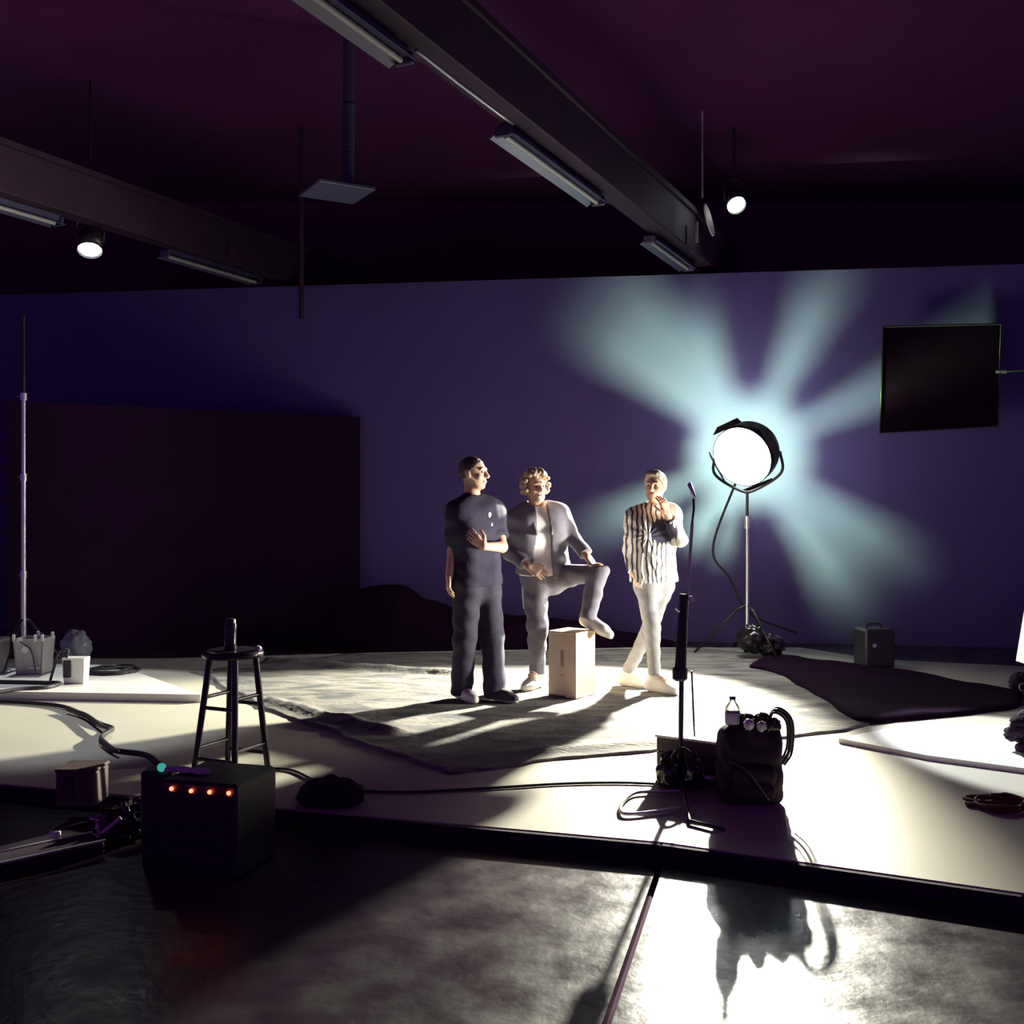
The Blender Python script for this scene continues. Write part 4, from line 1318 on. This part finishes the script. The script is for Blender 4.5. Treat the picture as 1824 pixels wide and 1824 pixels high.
class Person:
    """joints given as world points; facing vectors horizontal"""

    def __init__(self, J, face, head_face, scale=1.0, tilt=(0, 0, 0)):
        self.J = {k: V3(v) for k, v in J.items()}
        self.s = scale
        self.face = unit(face)
        hf = unit(head_face)
        up = unit(V3((0, 0, 1)) + V3(tilt))
        self.hf = unit(hf - up * (hf @ up))
        self.hu = up
        self.hr = np.cross(self.hf, self.hu)      # person's right
        allp = np.array(list(self.J.values()))
        self.lo, self.hi = allp.min(0) - 0.2, allp.max(0) + 0.2

    def levels(self):
        J = self.J
        pel, ch, nk = J['pelvis'], J['chest'], J['neck']
        rp = unit(J['hipR'] - J['hipL'])
        rs = unit(J['shR'] - J['shL'])
        out = []
        for t, hw, r in ((-0.25, 0.062, 0.098), (0.0, 0.072, 0.105), (0.3, 0.062, 0.098), (0.6, 0.062, 0.098), (0.85, 0.075, 0.108), (1.0, 0.085, 0.112)):
            c = pel + (ch - pel) * t
            rr = unit(rp * (1 - max(0, t)) + rs * max(0, t))
            out.append((c, rr, hw * self.s, r * self.s))
        c = ch + (nk - ch) * 0.5
        out.append((c, rs, 0.10 * self.s, 0.092 * self.s))
        return out

    def torso(self, B, inf=0.0, k=0.07, lower=True):
        lv = self.levels()
        for i, (c, rr, hw, r) in enumerate(lv):
            if not lower and i == 0:
                continue
            B.cap(c - rr * hw, c + rr * hw, r + inf, k=k)
        J = self.J
        B.cap(J['shR'], J['shL'], 0.058 * self.s + inf, k=0.05)
        B.cap(J['neck'], J['shR'], 0.050 * self.s + inf, 0.058 * self.s + inf, k=0.04)
        B.cap(J['neck'], J['shL'], 0.050 * self.s + inf, 0.058 * self.s + inf, k=0.04)
        return B

    def arm(self, B, side, inf=0.0, upto=2.0, flat=False, k=0.03, fat=1.0):
        J, s = self.J, self.s
        a, e, w = J['sh' + side], J['el' + side], J['wr' + side]
        if upto <= 1.0:
            p = a + (e - a) * upto
            B.cap(a, p, 0.056 * s * fat + inf, 0.050 * s * fat + inf, k=k, flat=flat)
        else:
            B.cap(a, e, 0.054 * s * fat + inf, 0.042 * s * fat + inf, k=k)
            p = e + (w - e) * min(1.0, upto - 1.0)
            B.cap(e, p, 0.042 * s * fat + inf, (0.029 if upto >= 2 else 0.034) * s * fat + inf, k=0.02, flat=flat)
        return B

    def leg(self, B, side, inf=0.0, flat=False, r=(0.088, 0.062, 0.045), k=0.04, ext=0.0):
        J, s = self.J, self.s
        h, kn, an = J['hip' + side], J['kn' + side], J['an' + side]
        B.cap(h, kn, r[0] * s + inf, r[1] * s + inf, k=k)
        e = an + unit(an - kn) * ext
        B.cap(kn, e, r[1] * s + inf, r[2] * s + inf, k=0.03, flat=flat)
        return B

    def head(self, B):
        c, f, u, r, s = self.J['head'], self.hf, self.hu, self.hr, self.s
        B.cap(self.J['neck'] - u * 0.02, c - u * 0.07 * s - f * 0.015, 0.060 * s, 0.052 * s, k=0.03)
        B.ell(c + u * 0.022 * s - f * 0.012 * s, (r, f, u), (0.077 * s, 0.098 * s, 0.088 * s), k=0.03)
        B.ell(c + f * 0.030 * s - u * 0.045 * s, (r, f, u), (0.060 * s, 0.062 * s, 0.078 * s), k=0.03)
        B.ell(c + f * 0.068 * s - u * 0.098 * s, (r, f, u), (0.026 * s, 0.022 * s, 0.020 * s), k=0.02)
        for sg in (-1, 1):
            B.cap(c - u * 0.03 * s + r * sg * 0.062 * s, c - u * 0.095 * s + f * 0.05 * s + r * sg * 0.028 * s, 0.018 * s, 0.016 * s, k=0.02)
            B.ell(c + f * 0.064 * s - u * 0.028 * s + r * sg * 0.036 * s, (r, f, u), (0.022 * s, 0.018 * s, 0.018 * s), k=0.02)
            B.cap(c + f * 0.078 * s + u * 0.024 * s + r * sg * 0.040 * s, c + f * 0.088 * s + u * 0.026 * s + r * sg * 0.012 * s, 0.011 * s, k=0.012)
            B.ell(c + f * 0.092 * s + u * 0.004 * s + r * sg * 0.031 * s, (r, f, u), (0.014 * s, 0.010 * s, 0.009 * s), k=0.008, sub=True)
            B.ell(c + r * sg * 0.079 * s - f * 0.010 * s - u * 0.008 * s, (r, unit(f * 0.5 - r * -sg * 0.0 + u * 0.1), u), (0.010 * s, 0.020 * s, 0.031 * s), k=0.006)
        B.cap(c + f * 0.090 * s + u * 0.012 * s, c + f * 0.112 * s - u * 0.028 * s, 0.009 * s, 0.014 * s, k=0.010)
        B.cap(c + f * 0.098 * s - u * 0.032 * s - r * 0.010 * s, c + f * 0.098 * s - u * 0.032 * s + r * 0.010 * s, 0.010 * s, k=0.008)
        B.cap(c + f * 0.088 * s - u * 0.058 * s - r * 0.016 * s, c + f * 0.088 * s - u * 0.058 * s + r * 0.016 * s, 0.009 * s, k=0.008)
        B.cap(c + f * 0.085 * s - u * 0.072 * s - r * 0.013 * s, c + f * 0.085 * s - u * 0.072 * s + r * 0.013 * s, 0.010 * s, k=0.007)

    def hand(self, B, side, dirv, palm, curl=0.4, thumb=1.0, spread=0.10):
        """dirv: where the fingers point; palm: palm normal; thumb: which side the thumb leaves"""
        s = self.s
        w = self.J['wr' + side]
        d = unit(dirv)
        n = V3(palm) - d * (V3(palm) @ d)
        n = unit(n)
        x = np.cross(d, n) * thumb                 # towards the thumb
        kn = 0.085 * s
        lens = (0.070, 0.078, 0.072, 0.056)
        for i in range(4):
            o = (1.5 - i) * 0.0205 * s
            a = w + x * o * 0.55 + d * 0.012
            b = w + x * o + d * kn * (1.0 - 0.04 * abs(i - 1))
            B.cap(a, b, 0.0155 * s, 0.0125 * s, k=0.012)
            dd = unit(d + x * spread * (1.5 - i) * 0.5)
            p = b
            L_ = lens[i] * s
            rad = 0.0095 * s
            for j, fr in enumerate((0.45, 0.32, 0.23)):
                cc = curl * (1.0 if j else 0.8)
                dd = unit(dd * math.cos(cc) + n * math.sin(cc))
                e = p + dd * L_ * fr
                B.cap(p, e, rad, rad * 0.92, k=0.004)
                p, rad = e, rad * 0.92
        a = w + x * 0.026 * s + d * 0.018
        b = a + unit(d * 0.65 + x * 0.7 + n * 0.35) * 0.040 * s
        e = b + unit(d * 0.85 + x * 0.25 + n * 0.5) * 0.030 * s
        f_ = e + unit(d * 0.9 + n * 0.45) * 0.024 * s
        B.cap(a, b, 0.016 * s, 0.012 * s, k=0.012)
        B.cap(b, e, 0.0115 * s, 0.0105 * s, k=0.004)
        B.cap(e, f_, 0.0105 * s, 0.009 * s, k=0.004)

    def body(self, t, hands):
        B = SDF(self.lo, self.hi, 0.0058)
        self.torso(B, -0.006)
        for sd in 'RL':
            self.arm(B, sd, -0.002)
            self.leg(B, sd, -0.012)
            an = self.J['an' + sd]
            B.cap(an, an + V3(self.foot_dir[sd]) * 0.09 - V3((0, 0, 0.035)), 0.034, 0.026, k=0.02)
            self.hand(B, sd, *hands[sd])
        self.head(B)
        o = B.mesh('body', M['skin'], t)
        o['label'] = 'bare skin of face, neck and hands'
        c, f, u, r, s = self.J['head'], self.hf, self.hu, self.hr, self.s
        for sg in (-1, 1):
            p = c + f * 0.079 * s + u * 0.004 * s + r * sg * 0.031 * s
            MB().blob(p, (0.0085 * s,) * 3, amp=0.0, n=8).build('eye', M['eye'], t)
        p = c + f * 0.0935 * s - u * 0.0655 * s
        MB().tube([p - r * 0.02 * s, p + f * 0.004, p + r * 0.02 * s], 0.0045, 6).build('mouth', M['lip'], t)
        return o

    def shoes(self, t, mk, sole_mk='sole', L=0.27, pitch=None):
        for sd in 'RL':
            an = self.J['an' + sd]
            d = unit(self.foot_dir[sd])
            up = V3((0, 0, 1)) - d * d[2]
            up = unit(up)
            x = np.cross(d, up)
            gz = self.sole_pt[sd]                 # a point on the ground under the ankle
            m_ = M[mk[sd]] if isinstance(mk, dict) else M[mk]
            g0 = V3(gz)
            lo = np.minimum(g0, an) - 0.30
            hi = np.maximum(g0, an) + 0.30
            B = SDF(lo, hi, 0.006)
            heel = g0 - d * 0.045 + up * 0.042
            ball = g0 + d * 0.125 + up * 0.034
            toe = g0 + d * (L - 0.085) + up * 0.028
            B.cap(heel, ball, 0.037, 0.041, k=0.02)
            B.ell(ball, (d, x, up), (0.07, 0.046, 0.034), k=0.02)
            B.cap(ball, toe, 0.040, 0.030, k=0.02)
            B.cap(heel + up * 0.01, an + up * 0.0, 0.040, 0.043, k=0.03, flat=True)
            B.cap(an - up * 0.005 + d * 0.01, ball + up * 0.012, 0.036, 0.030, k=0.03)
            B.plane(g0 + up * 0.014, -up)
            sh = B.mesh('shoe', m_, t)
            C = SDF(lo, hi, 0.006)
            C.cap(heel, ball, 0.041, 0.045, k=0.02)
            C.cap(ball, toe, 0.045, 0.034, k=0.02)
            C.plane(g0 + up * 0.020, up)
            C.plane(g0, -up)
            so_ = C.mesh('sole', M[sole_mk], sh)
            C2 = MB()
            for i in range(4):
                q0 = an + d * (0.03 + 0.024 * i) + up * (-0.005 - 0.013 * i)
                C2.tube([q0 - x * 0.022 + up * 0.028, q0 + up * 0.036 + d * 0.004, q0 + x * 0.022 + up * 0.028], 0.004, 6)
            C2.build('laces', M['white'], sh)


def pj(px, py, D):
    v = P(px, py, D)
    return (v.x, v.y, v.z)


# ---- man in the navy tee
D1 = 7.85
J = dict(pelvis=pj(848, 1030, D1), chest=pj(848, 938, D1), neck=pj(842, 890, D1), head=pj(843, 842, D1 - 0.02),
         shR=pj(815, 914, D1 - 0.10), shL=pj(880, 911, D1 + 0.09), elR=pj(807, 982, D1 - 0.05), wrR=pj(800, 1026, D1 - 0.13),
         elL=pj(894, 974, D1 - 0.03), wrL=pj(862, 973, D1 - 0.22), hipR=pj(831, 1046, D1 - 0.05), hipL=pj(866, 1046, D1 + 0.04),
         knR=pj(828, 1138, D1 - 0.08), knL=pj(877, 1134, D1 + 0.0), anR=pj(822, 1226, D1 - 0.02), anL=pj(881, 1229, D1 - 0.05))
p1 = Person(J, (0.55, -0.83, 0), (0.93, -0.36, 0.0), 1.03)
p1.foot_dir = {'R': (0.55, -0.83, 0), 'L': (0.80, -0.60, 0)}
p1.sole_pt = {'R': (J['anR'][0], J['anR'][1], CZ + 0.002), 'L': (J['anL'][0], J['anL'][1], CZ + 0.002)}
t = empty('person', (J['pelvis'][0], D1, CZ), 'standing person in navy tee and dark jeans, holding one arm', 'person')
p1.body(t, {'R': ((-0.05, -0.25, -1), (0.9, 0.2, 0.0), 0.45, -1.0), 'L': ((-0.75, -0.1, 0.62), (0.1, 0.9, 0.2), 0.35, -1.0)})
B = SDF(p1.lo, p1.hi, 0.0068)
p1.torso(B, 0.020)
for sd, up in (('R', 0.85), ('L', 0.72)):
    p1.arm(B, sd, 0.016, upto=up, flat=True)
B.wrinkle(0.0040, 30, 10, 0.7)
B.cap(V3(J['neck']) + V3((0, 0, 0.02)), V3(J['neck']) + V3((0.0, -0.005, 0.10)), 0.064, 0.075, k=0.008, sub=True)
B.plane(V3(J['pelvis']) + V3((0, 0, -0.055)), (0.05, 0, -1))
FT = B.F.copy()
sh = B.mesh('tee_shirt', M['tee'], t)
# small chest print, a thin skin of the shirt surface
for (px, py, rx, rz) in ((872, 917, 0.013, 0.022), (876, 934, 0.008, 0.016)):
    B.F = FT - 0.0025
    c = V3(pj(px, py, D1 - 0.10))
    X, Y, Z = np.meshgrid(*[a.astype(np.float32) for a in B.ax], indexing='ij', sparse=True)
    B.F = np.maximum(B.F, (np.sqrt(((X - c[0]) / rx) ** 2 + ((Z - c[2]) / rz) ** 2) - 1) * min(rx, rz) + 0 * Y)
    B.F = np.maximum(B.F, Y - D1 + 0.0 * X + 0 * Z)
    B.mesh('chest_print', M['shirt'], sh)
B = SDF(p1.lo, p1.hi, 0.0068)
lv = p1.levels()
for c, rr, hw, r in lv[:3]:
    B.cap(c - rr * hw, c + rr * hw, r + 0.012, k=0.06)
for sd in 'RL':
    p1.leg(B, sd, 0.012, flat=True, r=(0.092, 0.072, 0.066), ext=0.035)
B.wrinkle(0.0045, 24, 12, 2.0)
B.plane(V3(J['pelvis']) + V3((0, 0, 0.05)), (0, 0, 1))
B.mesh('trousers', M['jeans'], t)
p1.shoes(t, {'R': 'shoe_w', 'L': 'shoe_d'})
c, f, u, r = p1.J['head'], p1.hf, p1.hu, p1.hr
B = SDF(c - 0.16, c + 0.16, 0.004)
B.ell(c + u * 0.024 - f * 0.014, (r, f, u), (0.084, 0.104, 0.095), k=0.02)
B.plane(c + u * 0.055 + f * 0.05, unit(f * 0.75 - u * 0.66))
B.plane(c - u * 0.045 - f * 0.03, unit(-u * 0.9 + f * 0.45))
B.wrinkle(0.0015, 160, 120, 1)
B.mesh('hair', M['hair_dark'], t)

# ---- curly haired man with a foot on the box
D2 = 8.32
kx = P(1066, 1014, 8.05)
J = dict(pelvis=pj(968, 1018, D2), chest=pj(960, 945, D2 - 0.02), neck=pj(957, 906, D2 - 0.03), head=pj(953, 868, D2 - 0.06),
         shR=pj(924, 926, D2 - 0.04), shL=pj(995, 919, D2 + 0.02), elR=pj(908, 984, D2 - 0.06), wrR=pj(942, 1010, D2 - 0.22),
         elL=pj(1024, 962, D2 - 0.04), wrL=pj(1046, 992, D2 - 0.17), hipR=pj(952, 1032, D2 - 0.01), hipL=pj(986, 1030, D2 + 0.01),
         knR=pj(957, 1113, D2 - 0.07), knL=(kx.x, D2 - 0.24, kx.z - 0.01), anR=pj(957, 1194, D2), anL=(0.575, 8.06, BOX_TOP + 0.10))
p2 = Person(J, (0.3, -0.95, 0), (0.42, -0.90, -0.05), 1.0, tilt=(-0.04, 0, 0))
p2.foot_dir = {'R': (-0.55, -0.83, 0), 'L': (0.80, -0.50, -0.34)}
p2.sole_pt = {'R': (J['anR'][0], J['anR'][1], CZ + 0.002), 'L': (J['anL'][0], J['anL'][1], BOX_TOP + 0.008)}
t = empty('person', (J['pelvis'][0], D2, CZ), 'curly-haired person in open grey jacket with one foot on box', 'person')
p2.body(t, {'R': ((0.85, -0.2, -0.42), (0.2, 0.8, -0.4), 0.35, 1.0), 'L': ((0.55, -0.35, -0.75), (-0.3, 0.35, -0.85), 0.35, 1.0)})
B = SDF(p2.lo, p2.hi, 0.007)
p2.torso(B, 0.014)
B.wrinkle(0.003, 26, 9, 1.1)
B.cap(V3(J['neck']) + V3((0, 0, 0.02)), V3(J['neck']) + V3((0.0, -0.02, 0.10)), 0.064, 0.075, k=0.008, sub=True)
B.plane(V3(J['pelvis']) + V3((0, 0, -0.03)), (0, 0, -1))
B.mesh('shirt', M['shirt'], t)
B = SDF(p2.lo, p2.hi, 0.007)
p2.torso(B, 0.034)
for sd, up in (('R', 1.80), ('L', 1.85)):
    p2.arm(B, sd, 0.017, upto=up, flat=True)
B.wrinkle(0.0055, 28, 10, 3.2)
# open front: a wedge that widens towards the hem
fv = V3((p2.face[0], p2.face[1], 0))
rv = V3((-fv[1], fv[0], 0))
X, Y, Z = np.meshgrid(*[a.astype(np.float32) for a in B.ax], indexing='ij', sparse=True)
cc = V3(J['chest'])
qx = (X - cc[0]) * rv[0] + (Y - cc[1]) * rv[1]
qf = (X - cc[0]) * fv[0] + (Y - cc[1]) * fv[1] + 0 * Z
wz = np.clip(0.055 + 0.075 * (cc[2] - Z), 0.035, 0.12)
wedge = np.maximum(np.abs(qx + 0.012) - wz, 0.02 - qf)
B.F = np.maximum(B.F, -wedge).astype(np.float32)
B.cap(V3(J['neck']) + V3((0, 0, -0.01)), V3(J['neck']) + V3((0.0, -0.02, 0.12)), 0.070, 0.085, k=0.01, sub=True)
B.plane(V3(J['pelvis']) + V3((0, 0, -0.035)), (-0.1, 0, -1))
B.mesh('jacket', M['jacket'], t)
nk = V3(J['neck'])
q = MB()
for sg in (-1, 1):
    a = nk + rv * sg * 0.068 + fv * 0.02 + V3((0, 0, 0.015))
    b = nk + rv * sg * 0.075 + fv * 0.11 - V3((0, 0, 0.09))
    e = nk + rv * sg * 0.060 + fv * 0.165 - V3((0, 0, 0.20))
    q.tube(spline([nk - fv * 0.07 + V3((0, 0, 0.03)), a, b, e]), [0.020] * 16 + [0.017] * 8 + [0.012], 8)
q.build('collar', M['jacket'], t)
B = SDF(p2.lo, p2.hi, 0.0068)
lv = p2.levels()
for c, rr, hw, r in lv[:3]:
    B.cap(c - rr * hw, c + rr * hw, r + 0.010, k=0.06)
for sd in 'RL':
    p2.leg(B, sd, 0.012, flat=True, r=(0.086, 0.068, 0.050), ext=0.02)
B.wrinkle(0.0055, 30, 13, 4.0)
B.plane(V3(J['pelvis']) + V3((0, 0, 0.06)), (0, 0, 1))
B.mesh('trousers', M['khaki'], t)
p2.shoes(t, 'shoe_w')
c, f, u, r = p2.J['head'], p2.hf, p2.hu, p2.hr
B = SDF(c - 0.20, c + 0.20, 0.0045)
rng = np.random.RandomState(3)
for i in range(260):
    v = rng.normal(size=3)
    v /= np.linalg.norm(v)
    fr_ = v @ f
    if fr_ > 0.35 and v @ u < 0.62:
        continue
    if v @ u < -0.55:
        continue
    if fr_ > 0.05 and v @ u < 0.05 and abs(v @ r) < 0.75:
        continue
    p = c + u * 0.02 + (r * (v @ r) * 0.092 + f * fr_ * 0.105 + u * (v @ u) * 0.105) * rng.uniform(0.95, 1.18)
    B.ell(p, (r, f, u), tuple(rng.uniform(0.014, 0.024, 3)), k=0.006)
B.mesh('hair', M['hair_curl'], t)
q = MB()
st = V3(pj(931, 1045, D2 - 0.05))
q.tube(spline([st, st + V3((0.004, 0, -0.08)), st + V3((0.012, -0.005, -0.17))]), 0.008, 8)
q.build('jacket_strap', M['shirt'], t)

# ---- man in the striped knit with a hand at his face
D3 = 8.30
J = dict(pelvis=pj(1164, 1026, D3), chest=pj(1162, 942, D3), neck=pj(1166, 906, D3), head=pj(1167, 866, D3 - 0.03),
         shR=pj(1134, 922, D3 - 0.02), shL=pj(1193, 917, D3 + 0.03), elR=pj(1122, 976, D3 + 0.04), wrR=pj(1129, 1022, D3 - 0.08),
         elL=pj(1212, 962, D3 - 0.10), wrL=pj(1188, 915, D3 - 0.20), hipR=pj(1151, 1040, D3 - 0.03), hipL=pj(1180, 1040, D3 + 0.03),
         knR=pj(1161, 1118, D3 - 0.12), knL=pj(1158, 1118, D3 + 0.07), anR=pj(1166, 1203, D3 - 0.16), anL=pj(1117, 1199, D3 + 0.10))
p3 = Person(J, (-0.15, -0.98, 0), (-0.42, -0.90, -0.12), 0.97)
p3.foot_dir = {'R': (0.72, -0.69, 0), 'L': (0.80, -0.60, 0)}
p3.sole_pt = {'R': (J['anR'][0], J['anR'][1], CZ + 0.002), 'L': (J['anL'][0], J['anL'][1], CZ + 0.002)}
t = empty('person', (J['pelvis'][0], D3, CZ), 'person in striped knit and slim grey jeans, hand at face', 'person')
p3.body(t, {'R': ((0.25, -0.1, -0.96), (0.9, 0.2, 0.2), 0.4, -1.0), 'L': ((-0.30, 0.05, 0.95), (-0.6, 0.75, 0.0), 0.30, 1.0)})
B = SDF(p3.lo, p3.hi, 0.0068)
p3.torso(B, 0.022)
p3.arm(B, 'R', 0.014, upto=1.92, flat=True)
p3.arm(B, 'L', 0.014, upto=1.80, flat=True)
X, Y, Z = np.meshgrid(*[a.astype(np.float32) for a in B.ax], indexing='ij', sparse=True)
s0 = V3(J['shR']) + V3((0.07, 0, -0.14))
ang = np.arctan2(Z - s0[2], X - s0[0])
rad = np.sqrt((Z - s0[2]) ** 2 + (X - s0[0]) ** 2)
B.F = (B.F + 0.0065 * np.sin(ang * 13 + 0 * Y) * np.exp(-(rad / 0.16) ** 2) * np.clip(rad / 0.05, 0, 1)).astype(np.float32)
B.wrinkle(0.0035, 26, 11, 5.0)
B.cap(V3(J['neck']) + V3((0, 0, 0.03)), V3(J['neck']) + V3((0.0, -0.02, 0.10)), 0.062, 0.075, k=0.008, sub=True)
B.plane(V3(J['pelvis']) + V3((0, 0, -0.045)), (0.0, 0, -1))
B.mesh('sweater', M['stripe'], t)
B = SDF(p3.lo, p3.hi, 0.0068)
lv = p3.levels()
for c, rr, hw, r in lv[:3]:
    B.cap(c - rr * hw * 0.95, c + rr * hw * 0.95, r * 0.96 + 0.008, k=0.06)
for sd in 'RL':
    p3.leg(B, sd, 0.008, flat=True, r=(0.080, 0.056, 0.040), ext=-0.005)
B.wrinkle(0.0038, 34, 12, 6.0)
B.plane(V3(J['pelvis']) + V3((0, 0, 0.05)), (0, 0, 1))
B.mesh('trousers', M['slim'], t)
p3.shoes(t, 'shoe_w')
for pts in (((1145, 985), (1143, 1012), (1146, 1030), (1141, 1044)), ((1166, 985), (1172, 1003), (1177, 1016), (1179, 1028))):
    MB().tube(spline([pj(a, b, D3 - 0.155) for a, b in pts]), 0.006, 8).build('drawstring', M['shirt'], t)
c, f, u, r = p3.J['head'], p3.hf, p3.hu, p3.hr
B = SDF(c - 0.18, c + 0.18, 0.0045)
B.ell(c + u * 0.030 - f * 0.014, (r, f, u), (0.084, 0.104, 0.098), k=0.02)
B.ell(c + u * 0.085 + f * 0.045, (r, f, u), (0.060, 0.045, 0.030), k=0.03)
B.plane(c + u * 0.050 + f * 0.06, unit(f * 0.8 - u * 0.6))
B.plane(c - u * 0.035 - f * 0.03, unit(-u * 0.9 + f * 0.45))
B.wrinkle(0.0025, 90, 70, 1)
B.mesh('hair', M['hair_fair'], t)
